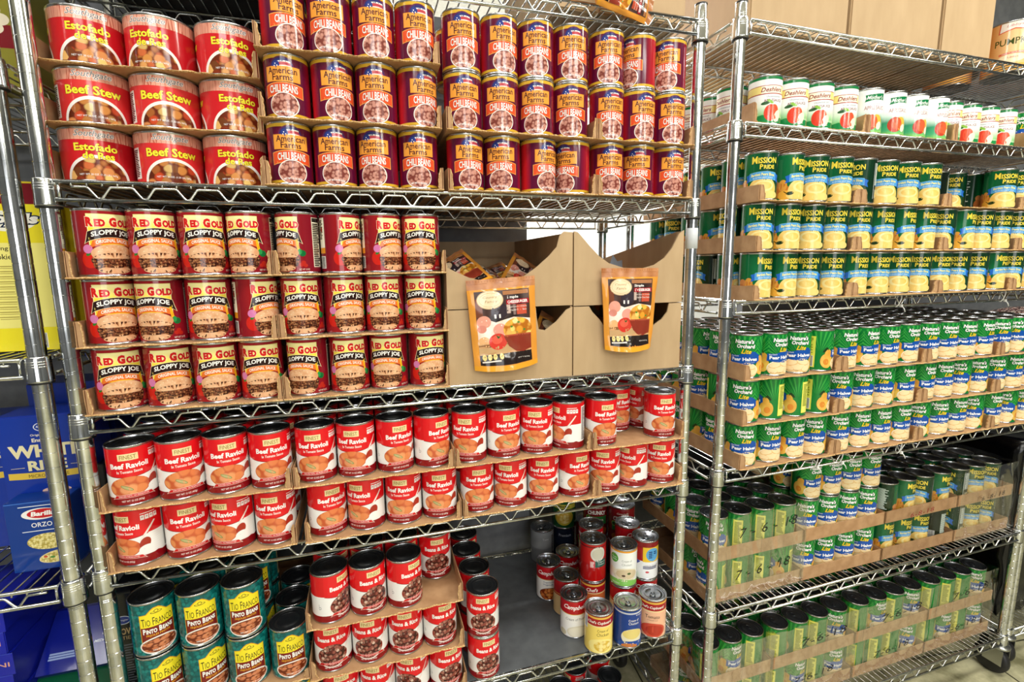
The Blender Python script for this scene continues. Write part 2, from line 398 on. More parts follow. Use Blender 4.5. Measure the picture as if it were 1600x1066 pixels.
def sloppy_art():
    R, H = 36.0, 107.5
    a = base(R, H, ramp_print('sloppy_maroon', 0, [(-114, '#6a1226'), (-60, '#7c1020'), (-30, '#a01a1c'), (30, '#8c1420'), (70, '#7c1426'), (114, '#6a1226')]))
    a.rect(-31, 31, 50, 99, '#f7ec9c'); a.rect(-29.5, 29.5, 50, 97.5, ramp_print('sloppy_yellow', 1, [(50, '#f6c21e'), (75, '#fbe13c'), (97, '#fdf3b0')]))
    a.caps(['RED', 'GOLD'], 0, 86.5, 15, '#d3201c', 65, out='#fbe9c8', ob=.035, bold=.07)
    a.band(0, 70, 64, 16, '#f0d9b0', .0062, 6); a.band(0, 70, 63, 14.5, '#2a1410', .0062, 5)
    a.txt('SLOPPY JOE', 0, 70, 10, '#fbf7f0', w=54, bold=.03, k=.0062)
    a.band(0, 57.5, 52, 9.5, '#e8742c', .0075, 5); a.txt('ORIGINAL SAUCE', 0, 57.8, 5.6, '#fdf3e6', w=44, bold=.02, k=.0075)
    a.ell(-33, 27, 12, 13, '#cf2418', 24); a.ell(-34, 36, 4, 2.5, '#2f7a2c', 8, rot=.5); a.ell(-34, 44, 7, 7, '#d67ab0', 16)
    a.poly([(26, 60), (29, 60), (33, 40), (28, 38)], '#f0b41c'); a.ell(36, 36, 6, 5.5, '#0f6b34', 12); a.ell(32, 39, 3.5, 5, '#2c9448', 10)
    for x, y in ((37, 20), (33, 16), (40, 15)): a.ell(x, y, 4, 3.4, '#b8281c', 10)
    a.ell(0, 20, 29, 15.5, MEAT, 40, v0=6)
    a.ell(0, 10.5, 23, 6, BUN, 30, v0=5); a.ell(0, 26, 31, 12, MEAT, 44)
    a.ell(0, 37, 30, 14.5, BUN, 44, v0=29)
    for x, y in ((-15, 44), (-9, 47), (-2, 45), (6, 48), (12, 45), (18, 42), (-20, 40), (1, 41), (9, 40)): a.ell(x, y, .9, .6, '#fbeccc', 6)
    a.txt('NET WT 15 OZ', 38, 8, 3, '#f8e8d8', w=18)
    a.rect(56, 78, 12, 99, '#f2ead0'); a.rect(57, 77, 91, 98, '#1c1412'); a.lines(67, 51, 19, 76, 24, '#241810', seed=5)
    a.rect(-80, -62, 46, 99, '#f4eed8'); a.rect(-80, -62, 36, 46, '#e8941c'); a.lines(-71, 78, 15, 34, 12, '#4a3018', seed=7); a.bars(-71, 20, 16, 20, 14, 6)
    a.ell(-70, 78, 3.5, 4.5, '#8a2a1c', 10)
    return R, H, a
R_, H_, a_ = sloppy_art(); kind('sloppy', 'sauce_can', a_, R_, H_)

def finest_art(ravioli, H):
    R = 36.0; a = base(R, H, '#f3f1ee')
    a.rect(-a.c, a.c, 58, H-4, '#d8141c'); a.rect(-40, 40, 58, H-4, '#e01820'); a.poly([(-40, 58)]+[(-40+80*i/16, 58-5*math.sin(PI*i/16)) for i in range(17)]+[(40, 58)], '#e01820')
    a.poly([(-40+80*i/16, 58-5*math.sin(PI*i/16)-1.2) for i in range(17)]+[(40-80*i/16, 58-5*math.sin(PI*i/16)) for i in range(17)], '#9a0c14')
    a.rect(-a.c, a.c, 4, 17, '#8c0f17'); a.poly([(-60, 17), (60, 17), (52, 20), (46, 18.5), (-46, 17.2)], '#8c0f17')
    a.rect(-14.5, 14.5, 82.5, 94, '#f5e3b4'); a.rect(-13.8, 13.8, 83.2, 93.3, '#f1d99e'); a.txt('FINEST', 0, 88.2, 7, '#8a6a2c', w=23, bold=.0)
    if ravioli:
        a.txt('Beef Ravioli', 0, 73, 9.6, '#fdfaf6', w=57, bold=.035); a.txt('In Tomato Sauce', 0, 62.5, 5, '#fdeee6', w=37, bold=.02)
        a.ell(-3, 35, 31, 17.5, '#c8582c', 44, rot=.06); a.ell(-3, 36, 30, 17.5, RAVIOLI, 44, rot=.06)
        for x, y, b, c in ((-14, 42, 12, 7), (6, 44, 12, 7), (-3, 30, 14, 8), (16, 34, 9, 8)): a.ell(x, y, b, c, RAVIOLI, 20, rot=.2)
        a.ell(-6, 34, 10, 3, '#8a8a4c', 16, rot=-.5); a.ell(-6, 34, 9, 2, '#b8b07a', 14, rot=-.5)
        a.poly([(50, 78), (52.5, 77), (30, 47), (26, 46), (27, 49)], '#f2e4dc'); a.ell(34, 40, 8, 11, '#a83020', 20, rot=-.4); a.ell(36, 28, 12, 9, '#f3f1ee', 20)
    else:
        a.txt('Beans & Rice', 0, 72, 9.6, '#fdfaf6', w=58, bold=.035)
        a.ell(0, 33, 32, 22, '#f3efe9', 44); a.ell(0, 34, 30, 21, '#8c2a22', 44); a.ell(0, 38, 28, 17.5, BEAN_RICE, 44); a.ell(1, 52, 17, 9, BEAN_RICE, 30); a.ell(0, 28, 27, 13, BEAN_RICE, 40)
        a.poly([(48, 80), (50, 79), (28, 44), (25, 44)], '#f2dcd4')
    a.band(2, 19.5, 54, 6, '#f0d8cc', .0015, 6); a.band(2, 19.5, 52.5, 4.8, '#cf1c20', .0015, 5); a.txt('ENRICHED PASTA - NO PRESERVATIVES' if ravioli else 'NO PRESERVATIVES', 2, 19.6, 2.4, '#fff4ee', w=44 if ravioli else 36, k=.0015)
    a.txt('NET WT 15 OZ (425g)', 0, 10, 4.2, '#fbe6e0', w=32, bold=.01)
    for i in range(4): a.rect(31+i*6.6, 36.6+i*6.6, 83, 91.5, '#f6eeea'); a.ell(33.8+i*6.6, 88, 1.8, 1.5, '#c8a8a4', 8)
    a.lines(43, 94.5, 24, 1.8, 1, '#f6eeea')
    for v in range(22, 56, 4): a.rect(46, 62, v, v+.25, '#dedad8')
    a.rect(-52, -51.4, 30, 42, '#9a9a9a'); a.ell(-50, 34, 2.6, 3, '#8a8c90', 8); a.ell(-50, 34, 1.8, 2.1, '#f3f1ee', 8)
    a.rect(66, 86, 18, 96, '#f7f5f2'); a.lines(76, 57, 17, 74, 24, '#3c3c40', seed=9); a.bars(-86, 36, 22, 26, 16, 8); a.lines(-86, 74, 26, 20, 7, '#f8dcd8', seed=3)
    return R, H, a
R_, H_, a_ = finest_art(True, 107.5); kind('ravioli', 'ravioli_can', a_, R_, H_, lid=DARKLID)
R_, H_, a_ = finest_art(False, 104.); kind('beans', 'bean_can', a_, R_, H_, lid=DARKLID)

def pinto_art():
    R, H = 36.0, 105.; a = base(R, H, TEALP)
    a.rect(-27, 27, 12, 76, '#e8a81c'); a.poly([(-27, 74), (-27, 82), (-16, 83), (-9, 90), (-4, 93.5), (4, 93.5), (9, 90), (16, 83), (27, 82), (27, 74)], '#e8a81c')
    a.rect(-26, 26, 56, 75, '#f5e22c'); a.poly([(-26, 74), (-26, 81), (-15, 82), (-8, 89), (-3, 92), (3, 92), (8, 89), (15, 82), (26, 81), (26, 74)], '#f5e22c')
    a.rect(-26, 26, 14, 57.5, '#7a1c14')
    a.ell(0, 84, 9, 2.4, '#5c4a18', 18); a.ell(0, 84.3, 7.6, 1.6, '#f5e22c', 18); a.ell(0, 86, 3.6, 3, '#5c4a18', 12); a.ell(0, 85.8, 2.6, 2.2, '#f5e22c', 12)
    a.caps(['TIO', 'FRANCO'], 0, 67.5, 15, '#1c1a10', 48, bold=.0)
    a.caps(['PINTO', 'BEANS'], 0, 50, 10.5, '#fdfbf4', 46, bold=.04); a.txt('FRIJOLES PINTOS', 0, 40.5, 5, '#f0a82c', w=37, bold=.02)
    a.ell(0, 20, 31, 16.5, '#f3ece4', 44, v0=4.5); a.ell(0, 20, 28.5, 14, BEAN_PINTO, 44, v0=5); a.txt('NET WT 15 OZ (425g)', 6, 10, 3.4, '#ffffff', w=34, k=-.004)
    a.rect(60, 84, 10, 96, '#eadf9c'); a.lines(72, 53, 20, 80, 24, '#2c2c18', seed=4); a.bars(-84, 28, 22, 24, 15, 11)
    return R, H, a
R_, H_, a_ = pinto_art(); kind('pinto', 'bean_can', a_, R_, H_, lid=DARKLID)

def mission_art():
    R, H = 36.0, 107.5
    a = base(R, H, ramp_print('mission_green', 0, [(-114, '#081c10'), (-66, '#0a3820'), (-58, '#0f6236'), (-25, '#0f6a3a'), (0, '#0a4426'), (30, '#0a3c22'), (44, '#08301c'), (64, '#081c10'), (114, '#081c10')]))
    a.ell(-43, 24, 17, 17, '#c8762a', 28, v0=4.5); a.ell(-40, 36, 9, 13, '#dc9a3c', 22); a.ell(-55, 38, 9, 8, '#c8824a', 18); a.ell(-57, 20, 10, 14, '#b86a34', 20, v0=4.5); a.ell(-34, 14, 16, 11, '#e8ac3c', 24, v0=4.5)
    a.poly([(-30, 52), (-29, 57), (-28, 57), (-28, 51)], '#3a2c14')
    a.ell(4, 26, 33, 25, '#0d4a2c', 40, v0=4.5)
    a.ell(2, 24, 31, 27, PEARH, 44, v0=4.5); a.ell(4, 32, 22, 12.5, '#f9e6a0', 34); a.ell(5, 32.5, 17, 8.5, PEARH, 30); a.ell(18, 12, 22, 9, '#f6d884', 30, v0=4.5); a.ell(-12, 13, 20, 9, '#f2cf74', 30, v0=4.5)
    a.ell(-24, 18, 8, 4, '#1c3818', 16, rot=.15); a.poly([(-31, 17), (-38, 22), (-37, 23), (-30, 18.5)], '#3a2c14')
    a.band(2, 55, 58, 17, '#8cc8ee', .0035); a.band(2, 55, 57, 15.5, '#4ba0e0', .0035)
    a.poly([(-36, 40), (-27, 43.5), (-27, 59), (-36, 56), (-33, 48)], '#2468c8'); a.poly([(40, 39), (31, 43.5), (31, 59), (40, 55), (37, 48)], '#2468c8')
    a.txt('Bartlett Pears Slices', 2, 57.5, 6.4, '#f6f0a0', w=50, bold=.03, k=.0035, out='#2a5c9c', ob=.02); a.txt('IN EXTRA LIGHT SYRUP', 2, 50.5, 3, '#f2f8fc', w=42, k=.0035)
    a.caps(['MISSION'], 4, 89, 16, '#f4dc4c', 54, out='#0a2c18', ob=.03, bold=.03); a.caps(['PRIDE'], 10, 74, 10.5, '#f4dc4c', 32, out='#0a2c18', ob=.03, bold=.03)
    a.rect(56, 57, 12, 96, '#e8ecea'); a.lines(72, 70, 25, 52, 16, '#d8e2dc', seed=1); a.lines(-92, 60, 26, 62, 20, '#d0dcd4', seed=8); a.bars(96, 24, 20, 22, 14, 9); a.rect(62, 82, 14, 34, '#b8b49a')
    a.ell(72, 24, 7, 7, '#e6c24c', 14)
    return R, H, a
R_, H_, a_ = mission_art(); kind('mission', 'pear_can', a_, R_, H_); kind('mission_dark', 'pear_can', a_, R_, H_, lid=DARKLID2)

def pear_art():
    R, H = 36.0, 107.5; a = base(R, H, '#0d7c33')
    for cu in (-62, 62, 0):      # rays printed behind the lettering
        for i in range(15):
            an = PI*(i+.5)/15; x0, y0 = cu, 46
            if i % 1 == 0:
                L = 60; p = [(x0+6*math.cos(an), y0+6*math.sin(an)), (x0+L*math.cos(an-.045), y0+L*math.sin(an-.045)), (x0+L*math.cos(an+.045), y0+L*math.sin(an+.045))]
                p = [(max(cu-33, min(cu+33, q[0])), max(5, min(H-5, q[1]))) for q in p]
                a.poly(p, '#35a544')
    for s, c1 in ((-1, 0), (1, 0)):
        a.ell(s*44, 28, 16, 19, PEARW, 30); a.ell(s*41, 44, 9.5, 13, PEARW, 24); a.ell(s*46, 25, 7, 8, '#e08c34', 20); a.poly([(s*41, 55), (s*42.5, 61), (s*44, 61), (s*42.5, 55)], '#3a2c14'); a.ell(s*49, 56, 3, 8, '#1c3c1c', 12, rot=s*.7)
    a.ell(0, 20, 33, 21, '#fdf6e2', 44, v0=4.5); a.ell(0, 19.5, 31.5, 19.5, PEARH2, 44, v0=4.5)
    for x, y, r1, r2, t in ((-14, 28, 15, 8, .3), (12, 30, 16, 8, -.2), (0, 16, 20, 8, .1), (20, 14, 13, 8, .4), (-20, 13, 12, 7, -.3)):
        a.ell(x, y, r1, r2, '#eabf7c', 24, rot=t, v0=5); a.ell(x, y+1, r1-1, r2-1.2, '#f8e0b0', 24, rot=t, v0=5)
    a.poly([(-34, 38), (-33, 56), (-14, 56), (-6, 59), (8, 66), (24, 66), (35, 58), (36, 44), (28, 38), (10, 34), (-12, 35)], '#1550a8')
    a.txt("Nature's", 0, 90, 10.5, '#fbfdfa', w=42, bold=.04, shear=.12, out='#26403c', ob=.045); a.txt('Orchard', 3, 78.5, 9.5, '#fbfdfa', w=40, bold=.04, shear=.12, out='#26403c', ob=.045)
    a.txt('Lite', 6, 66, 11, '#f6d42c', w=21, bold=.03, shear=.35, out='#1c4c20', ob=.04)
    a.txt('Bartlett', -20, 54, 3.6, '#eaf2fa', w=18, rot=.06); a.txt('Pear Halves', 1, 47, 8.4, '#fbfdfe', w=58, bold=.035, rot=.04); a.txt('in pear juice', 14, 39.5, 2.8, '#cfe0f2', w=20, rot=.04)
    a.txt('NET WT 15 OZ (425g)', -12, 9, 2.8, '#8a5c20', w=26)
    a.rect(72, 96, 10, 90, '#f0ea5c'); a.rect(74, 94, 12, 88, '#f2ee74'); a.lines(84, 56, 17, 58, 16, '#8a9430', seed=2)
    a.rect(-98, -72, 10, 90, '#f0ea5c'); a.lines(-86, 66, 20, 40, 12, '#8a9430', seed=6); a.bars(-86, 26, 19, 26, 14, 12)
    return R, H, a
R_, H_, a_ = pear_art(); kind('pear', 'pear_can', a_, R_, H_); kind('pear_dark', 'pear_can', a_, R_, H_, lid=DARKLID2, easy=True)

def sauce_art(second):
    R, H = 36.0, 108.
    if not second:
        a = base(R, H, ramp_print('applesauce_white', 1, [(4, '#f3f6f1'), (22, '#8fd08c'), (40, '#e4f2dd'), (55, '#f7f8f6'), (104, '#f7f8f6')]))
        a.rect(-a.c, a.c, H-10, H-4, '#1c7a42'); a.rect(-a.c, a.c, 66, 68, '#a8383a'); a.rect(-a.c, -24, 68, 84, '#f3e08a'); a.rect(24, a.c, 68, 84, '#f3e08a'); a.rect(-24, 24, 68, 84, '#fbf3dc'); a.rect(-a.c, a.c, 84, 85.4, '#a8383a')
        a.txt('Deshlers', 0, 76, 9.5, '#8c2024', w=48, bold=.02, shear=.3); a.txt('Unsweetened', 3, 61, 4.6, '#5c6c84', w=32); a.txt('APPLESAUCE', 3, 52.5, 6, '#7c3048', w=42, bold=.02)
        a.poly([(-60, 4), (-60, 16), (-20, 22), (0, 18), (30, 16), (60, 18), (60, 4)], '#1f8a4a')
        a.ell(-2, 26, 15, 18, '#e0402c', 30); a.ell(6, 28, 11, 16, '#ea5a3c', 24); a.ell(14, 19, 8, 14, '#f7ebcf', 20, rot=-.4); a.ell(-14, 47, 10, 3.6, '#2f5a34', 14, rot=.15); a.ell(-4, 50, 8, 3, '#8cc04c', 14, rot=-.5)
        a.txt('NET WT 15 OZ', 10, 9, 3, '#ffffff', w=20)
    else:
        a = base(R, H, ramp_print('applesauce_green', 1, [(4, '#8fce68'), (16, '#4cb07c'), (34, '#3a9c74'), (50, '#dff0e6'), (62, '#f7f9f8'), (104, '#f7f9f8')]))
        a.poly([(-22, 76), (-19, 84), (-21, 92), (26, 96), (26, 80), (0, 80)], '#157a48'); a.txt("Mother's", 2, 86, 9, '#f7faf7', w=38, shear=.3, bold=.01)
        a.txt('APPLESAUCE', 4, 62, 9, '#9c4c50', w=52, bold=.0); a.txt('natural', 4, 71, 3, '#9c8c90', w=18)
        a.ell(8, 30, 15, 16, '#e8b84c', 26); a.ell(-6, 28, 17, 18, '#c2402c', 30); a.ell(-3, 30, 12, 14, '#d9603a', 24); a.ell(15, 20, 7, 10, '#f6edd2', 18, rot=-.4)
    a.lines(76, 58, 22, 60, 18, '#6c7480', seed=3); a.bars(-88, 30, 20, 22, 14, 5); a.lines(-84, 72, 22, 24, 8, '#6c7480', seed=13); a.rect(52, 53, 10, 90, '#9aa0a8')
    return R, H, a
R_, H_, a_ = sauce_art(False); kind('sauce', 'applesauce_can', a_, R_, H_)
R_, H_, a_ = sauce_art(True); kind('sauce2', 'applesauce_can', a_, R_, H_)

def pumpkin_art():
    R, H = 58, 134.; a = base(R, H, ramp_print('pumpkin_orange', 0, [(-182, '#e8842c'), (-60, '#ee9638'), (0, '#f6cf98'), (60, '#ee9638'), (182, '#e8842c')]))
    sv = []
    for cu in (0,):
        a.poly([(cu-32, 130), (cu-34, 104), (cu, 111), (cu+34, 104), (cu+32, 130)], '#e0603c'); a.poly([(cu-29, 130), (cu-31, 107), (cu, 114), (cu+31, 107), (cu+29, 130)], '#fbeee2'); a.txt('Libbys', cu, 121, 8, '#c87880', w=34, shear=.3)
        a.txt('PUMPKIN', cu+4, 80, 17, '#3a4a14', w=86, bold=.01); a.band(cu+4, 50, 64, 5, '#e26a48', .002); a.txt('100% PURE PUMPKIN', cu+4, 50, 2.8, '#ffffff', w=50, k=.002)
        a.ell(cu, 36, 30, 11, '#fbe6c0', 30); a.txt('Libbys', cu+2, 38, 6, '#c85c50', w=22); a.ell(cu, 12, 42, 10, '#f3b04c', 30, v0=4.5)
    return R, H, a
R_, H_, a_ = pumpkin_art(); kind('pumpkin', 'pumpkin_can', a_, R_, H_)

# soups and odd cans on the half-empty shelf
def soup(key, top, bottom, split, texts, R=33.6, H=102.5, extra=None, lid=LIDM, easy=True, rim=RIM, cname='soup_can', panelc='#f4f0ea'):
    a = base(R, H, bottom); a.rect(-a.c, a.c, split, H-4, top)
    if extra: extra(a)
    for t in texts: a.txt(*t[:5], **t[5])
    a.rect(50, 68, 14, H-14, panelc); a.lines(59, H/2, 15, H-34, 20, '#3a3638', seed=len(key)); a.bars(-76, 30, 18, 24, 14, len(key))
    kind(key, cname, a, R, H, rim=rim, lid=lid, easy=easy)
def camp_cream(a): a.rect(-a.c, a.c, 64, 65.4, '#d9b04c'); a.ell(6, 18, 28, 16, '#e4dcc4', 30, v0=4.5); a.ell(6, 18, 24, 12.5, '#efe8d2', 30, v0=5); a.ell(-34, 12, 10, 8, '#d9cfae', 16, v0=4.5)
def camp_veg(a): a.rect(-a.c, a.c, 62, 63.4, '#d9b04c'); a.ell(6, 20, 32, 19, '#7a3c1c', 32, v0=4.5); a.ell(6, 20, 30, 17, food('vegetable_soup', ['#c86a2c', '#e08a3c', '#a8481c', '#d8a04c'], '#7c2c10', 12, .1), 32, v0=5)
soup('camp_potato', '#b5121c', '#f3f1ec', 65, [('Campbells', 0, 82, 15, '#fdfbf8', dict(w=62, shear=.45, bold=.02, k=-.001)), ('Cream of Potato', 2, 52, 7, '#6a6464', dict(w=54, shear=.2))], extra=camp_cream)
soup('camp_veg', '#b5121c', '#f3f1ec', 63, [('Campbells', 0, 80, 15, '#fdfbf8', dict(w=62, shear=.45, bold=.02, k=-.001)), ('Vegetarian', 2, 55, 5, '#3c5c8c', dict(w=34)), ('Vegetable', 2, 48, 6, '#3c5c8c', dict(w=34))], extra=camp_veg)
soup('camp_plain', '#b5121c', '#e8c890', 58, [('Campbells', 0, 80, 15, '#fdfbf8', dict(w=62, shear=.45, bold=.02))], extra=camp_veg)
def chefs(c1, c2, foodm):
    def f(a):
        a.rect(-a.c, a.c, 4, 74, c1); a.rect(-a.c, a.c, 92, 96.5, '#e8b84c'); a.rect(-a.c, a.c, 71, 74, '#f2d9a0'); a.rect(-44, -32, 60, 96, '#e8ecf0'); a.rect(-42, -34, 64, 90, '#aab2ba')
        a.ell(4, 22, 32, 19, c2, 32, v0=4.5); a.ell(8, 22, 22, 14, foodm, 30, v0=5)
    return f
NOOD = food('cream_soup', ['#f2d878', '#f8e8a4', '#e8c85c'], '#dcb444', 10, .1)
soup('chefs_chicken', '#a81820', '#f3d25c', 74, [("Chef's Cupboard", 0, 82, 9, '#fbf6ee', dict(w=60, shear=.2, bold=.02)), ('Cream of', 8, 62, 7, '#4a3c20', dict(w=28)), ('Chicken', 8, 52, 8, '#4a3c20', dict(w=30))], extra=chefs('#f5d96c', '#f8e690', NOOD))
soup('chefs_tomato', '#a81820', '#f0b490', 74, [("Chef's Cupboard", 0, 82, 9, '#fbf6ee', dict(w=60, shear=.2, bold=.02)), ('Tomato', 2, 58, 9, '#3c2a24', dict(w=36, bold=.01)), ('CONDENSED SOUP', 2, 49, 2.6, '#6a4038', dict(w=26))], extra=chefs('#f2bb98', '#cf4a34', P('#b83420')))
soup('chefs_chunky', '#a81820', '#e0702c', 74, [("Chef's", 6, 82, 10, '#fbf6ee', dict(w=30, shear=.2, bold=.02)), ('16', 20, 60, 9, '#3c2a24', dict(w=10))], extra=chefs('#e2763a', '#d05a24', STEW))
def navy(a):
    a.rect(-a.c, a.c, 90, 94, '#c8ccd4'); a.ell(6, 30, 28, 22, '#e8e2c8', 32, v0=4.5); a.ell(6, 38, 25, 13, '#e6d280', 30); a.ell(4, 10, 36, 10, '#1c4aa0', 30, v0=4.5); a.ell(-2, 6, 20, 8, '#c8783c', 24, v0=4.5)
soup('navy', '#143c8c', '#143c8c', 50, [('Kroger', 22, 86, 4.5, '#fbfbfb', dict(w=16, shear=.2)), ('Cream of', 8, 74, 6, '#f4f4f0', dict(w=26)), ('Chicken', 8, 66, 6, '#f4f4f0', dict(w=26))], extra=navy)
def simple(a):
    a.rect(-a.c, a.c, 94, 98.5, '#e8a02c'); a.ell(-20, 76, 12, 12, '#57a83c', 26); a.ell(12, 34, 34, 18, '#e8dcc0', 34); a.ell(14, 36, 28, 13, '#d8c49c', 30); a.ell(6, 32, 5, 3, '#5c4430', 10); a.ell(20, 38, 5, 3, '#4c5c2c', 10); a.ell(-26, 40, 14, 9, '#f3ead2', 20); a.rect(-a.c, a.c, 4, 16, '#86c85c'); a.ell(0, 14, 40, 8, '#86c85c', 30, v0=4.5)
soup('simple', '#f5f6f2', '#f2f4ea', 50, [('Simple', -20, 78, 4, '#ffffff', dict(w=15)), ('TRUTH', -20, 72, 4, '#ffffff', dict(w=15)), ('Cream of', 14, 72, 6, '#8c9088', dict(w=26)), ('Chicken', 14, 62, 6, '#8c9088', dict(w=26)), ('ORGANIC', -14, 10, 4, '#f4faf0', dict(w=22))], extra=simple)
def redtall(a):
    a.ell(14, 78, 20, 20, '#e8e6da', 30); a.ell(14, 78, 16, 15, '#d8d4c0', 26); a.rect(6, 40, 42, 62, '#1c5c50'); a.rect(-8, 6, 40, 60, '#d8484c'); a.lines(-1, 50, 11, 16, 6, '#f8dcd8'); a.rect(-a.c, a.c, H_-12, H_-8, '#7c1018')
H_ = 107.
soup('redtall', '#c81c1c', '#b51414', 52, [('Cream of', 24, 56, 5, '#f4f8f0', dict(w=22)), ('Celery', 24, 49, 5, '#f4f8f0', dict(w=20))], H=107., extra=redtall)
def helper(a):
    a.rect(-a.c, a.c, 88, 103, '#8c1418'); a.rect(-8, 46, 50, 90, '#f2c834'); a.ell(18, 70, 18, 18, '#5ca8dc', 26); a.lines(18, 70, 22, 20, 4, '#1c4c84', seed=2); a.lines(14, 34, 42, 8, 2, '#4a4c6c'); a.poly([(-40, 4), (-40, 30), (-20, 44), (-14, 50), (-40, 60)], '#4a54a0'); a.ell(4, 22, 5, 3, '#c84c50', 8)
soup('bluepatch', '#a81418', '#f4f4f4', 52, [('Labels for Education', 16, 40, 4, '#3c4060', dict(w=42))], H=107., extra=helper)
soup('darkblue', '#1c2438', '#10182a', 50, [('Premium', 0, 80, 9, '#aab4c8', dict(w=40, bold=.02))], extra=None)
soup('greycan', '#8c8f92', '#7c8084', 50, [('Tuna', 30, 80, 6, '#d0d4d8', dict(w=20))], R=36, H=107., panelc='#9c9fa2')
def greenlab(a): a.ell(0, 38, 30, 26, '#c8b43c', 30, v0=5); a.ell(0, 36, 24, 18, NOOD, 26); a.rect(-40, 40, 66, 80, '#d8cc4c')
soup('greenveg', '#1c5a2c', '#164a24', 50, [('PESTO', 0, 73, 8, '#1c3c1c', dict(w=34, bold=.03))], R=38, H=108, extra=greenlab, cname='vegetable_can', easy=False)
def chunky(a): a.rect(-32, 32, 40, 66, '#2c7a3c'); a.ell(-26, 60, 8, 8, '#8cc04c', 14); a.ell(-26, 60, 5.5, 5.5, '#2c5c2c', 12); a.ell(0, 20, 34, 16, '#8c4c1c', 28, v0=4.5)
soup('chunky', '#7a1418', '#5c1014', 40, [('Campbells', 0, 92, 7, '#e8dcd0', dict(w=34, shear=.4)), ('CHUNKY', 0, 78, 13, '#f0ece6', dict(w=56, bold=.05, k=.003)), ('SPLIT PEA', 4, 54, 6, '#e8f0dc', dict(w=34, bold=.02)), ('& HAM', 4, 46, 5, '#e8f0dc', dict(w=20))], R=38, H=110, extra=chunky, easy=True)
# ------------------------------------------------------------------ wire racks
TR = .0276
def wire_deck_mesh(W, D):
    bm = bmesh.new(); n = int((W-.03)/.0204); x0 = (W-n*.0204)/2
    for i in range(n+1):
        x = x0+i*.0204
        tube(bm, [(x, -.013, -.0062), (x, -.0125, -.001), (x, -.008, .0004), (x, D+.008, .0004), (x, D+.0125, -.001), (x, D+.013, -.0062)], .0016, 6)
    return tomesh(bm, 'deck_wires', [CHROME_ROD])
def frame_mesh(W, D):
    bm = bmesh.new()
    for z in (0, -TR):
        r = .0033
        for y in (-.012, D+.012): tube(bm, [(.016, y, z), (W-.016, y, z)], r, 10)
        for x in (-.012, W+.012): tube(bm, [(x, .016, z), (x, D-.016, z)], r, 10)
    for x in (.02, W-.02):
        for y in (-.010, D+.010): tube(bm, [(x, y, .001), (x, y, -TR-.001)], .0022, 6)
    for y in (D/2,): tube(bm, [(-.012, y, -TR), (W+.012, y, -TR)], .0028, 8); tube(bm, [(-.012, y, -.0035), (W+.012, y, -.0035)], .0028, 8)
    return tomesh(bm, 'shelf_frame', [CHROME_ROD])
def wave_pts(L, x0):
    p = .0606; pts = []; n = int((L-.04)/p); s = (L-n*p)/2
    prof = [(0, 0), (.0130, 0), (.0150, -.0006), (.0168, -.0024), (.0245, -.0138), (.0262, -.0162), (.0282, -.0180), (.0303, -.0186), (.0324, -.0180), (.0344, -.0162), (.0361, -.0138), (.0438, -.0024), (.0456, -.0006), (.0476, 0)]
    for i in range(n):
        for a, b in prof: pts.append((x0+s+i*p+a, b*.95-.0076))
    pts.append((x0+s+n*p, -.0076)); pts.append((x0+s+n*p+.012, -.0076)); pts.insert(0, (x0+s-.006, -.0076)); return pts
def truss_mesh(L, along, off):
    bm = bmesh.new()
    tube(bm, [((a, off, b) if along == 'x' else (off, a, b)) for a, b in wave_pts(L, 0)], .0021, 8)
    return tomesh(bm, 'wave_truss', [CHROME_ROD])
def collar_mesh():
    bm = bmesh.new()
    lathe(bm, [(.0130, .004), (.0158, .0045), (.0163, .003), (.0166, -.004), (.0175, -.034), (.0178, -.0362), (.0172, -.0372), (.0130, -.0372)], 32, 0)
    for i in range(3): lathe(bm, [(.0165+i*.0001, -.003-i*.004), (.0171+i*.0001, -.0036-i*.004), (.0165+i*.0001, -.0046-i*.004)], 32, 0)
    for sx in (-1, 1):
        box(bm, .010 if sx > 0 else -.003, .0165 if sx > 0 else .003, -.003 if sx > 0 else -.0165-.0, .003 if sx > 0 else -.010, -.034, .002) if False else None
    lathe(bm, [(.0127, -.0372), (.0166, -.0374), (.0168, -.0395), (.0140, -.0408), (.0127, -.0408)], 28, 1)
    return tomesh(bm, 'collar', [CHROME, BLACK])
def post_mesh(z0, z1):
    bm = bmesh.new(); prof = [(.0127, z0)]; z = z0+.0254*.5; i = 0
    while z < z1-.012:
        for dz in ((0, .0032) if i % 8 == 0 else (0,)):
            zz = z+dz; prof += [(.0127, zz-.0009), (.01215, zz-.0004), (.01215, zz+.0003), (.0127, zz+.0008)]
        z += .0254; i += 1
    prof += [(.0127, z1-.004), (.0125, z1-.003)]
    lathe(bm, prof, 32, 0, smooth=True)
    me = tomesh(bm, 'post', [CHROME]); me.set_sharp_from_angle(angle=math.radians(20)); return me
def cap_mesh(z1):
    bm = bmesh.new(); lathe(bm, [(.0125, z1-.003), (.0131, z1-.002), (.0128, z1+.001), (.010, z1+.0022), (0, z1+.0024)], 24); return tomesh(bm, 'post_cap', [P('#2c2d30', .4)])
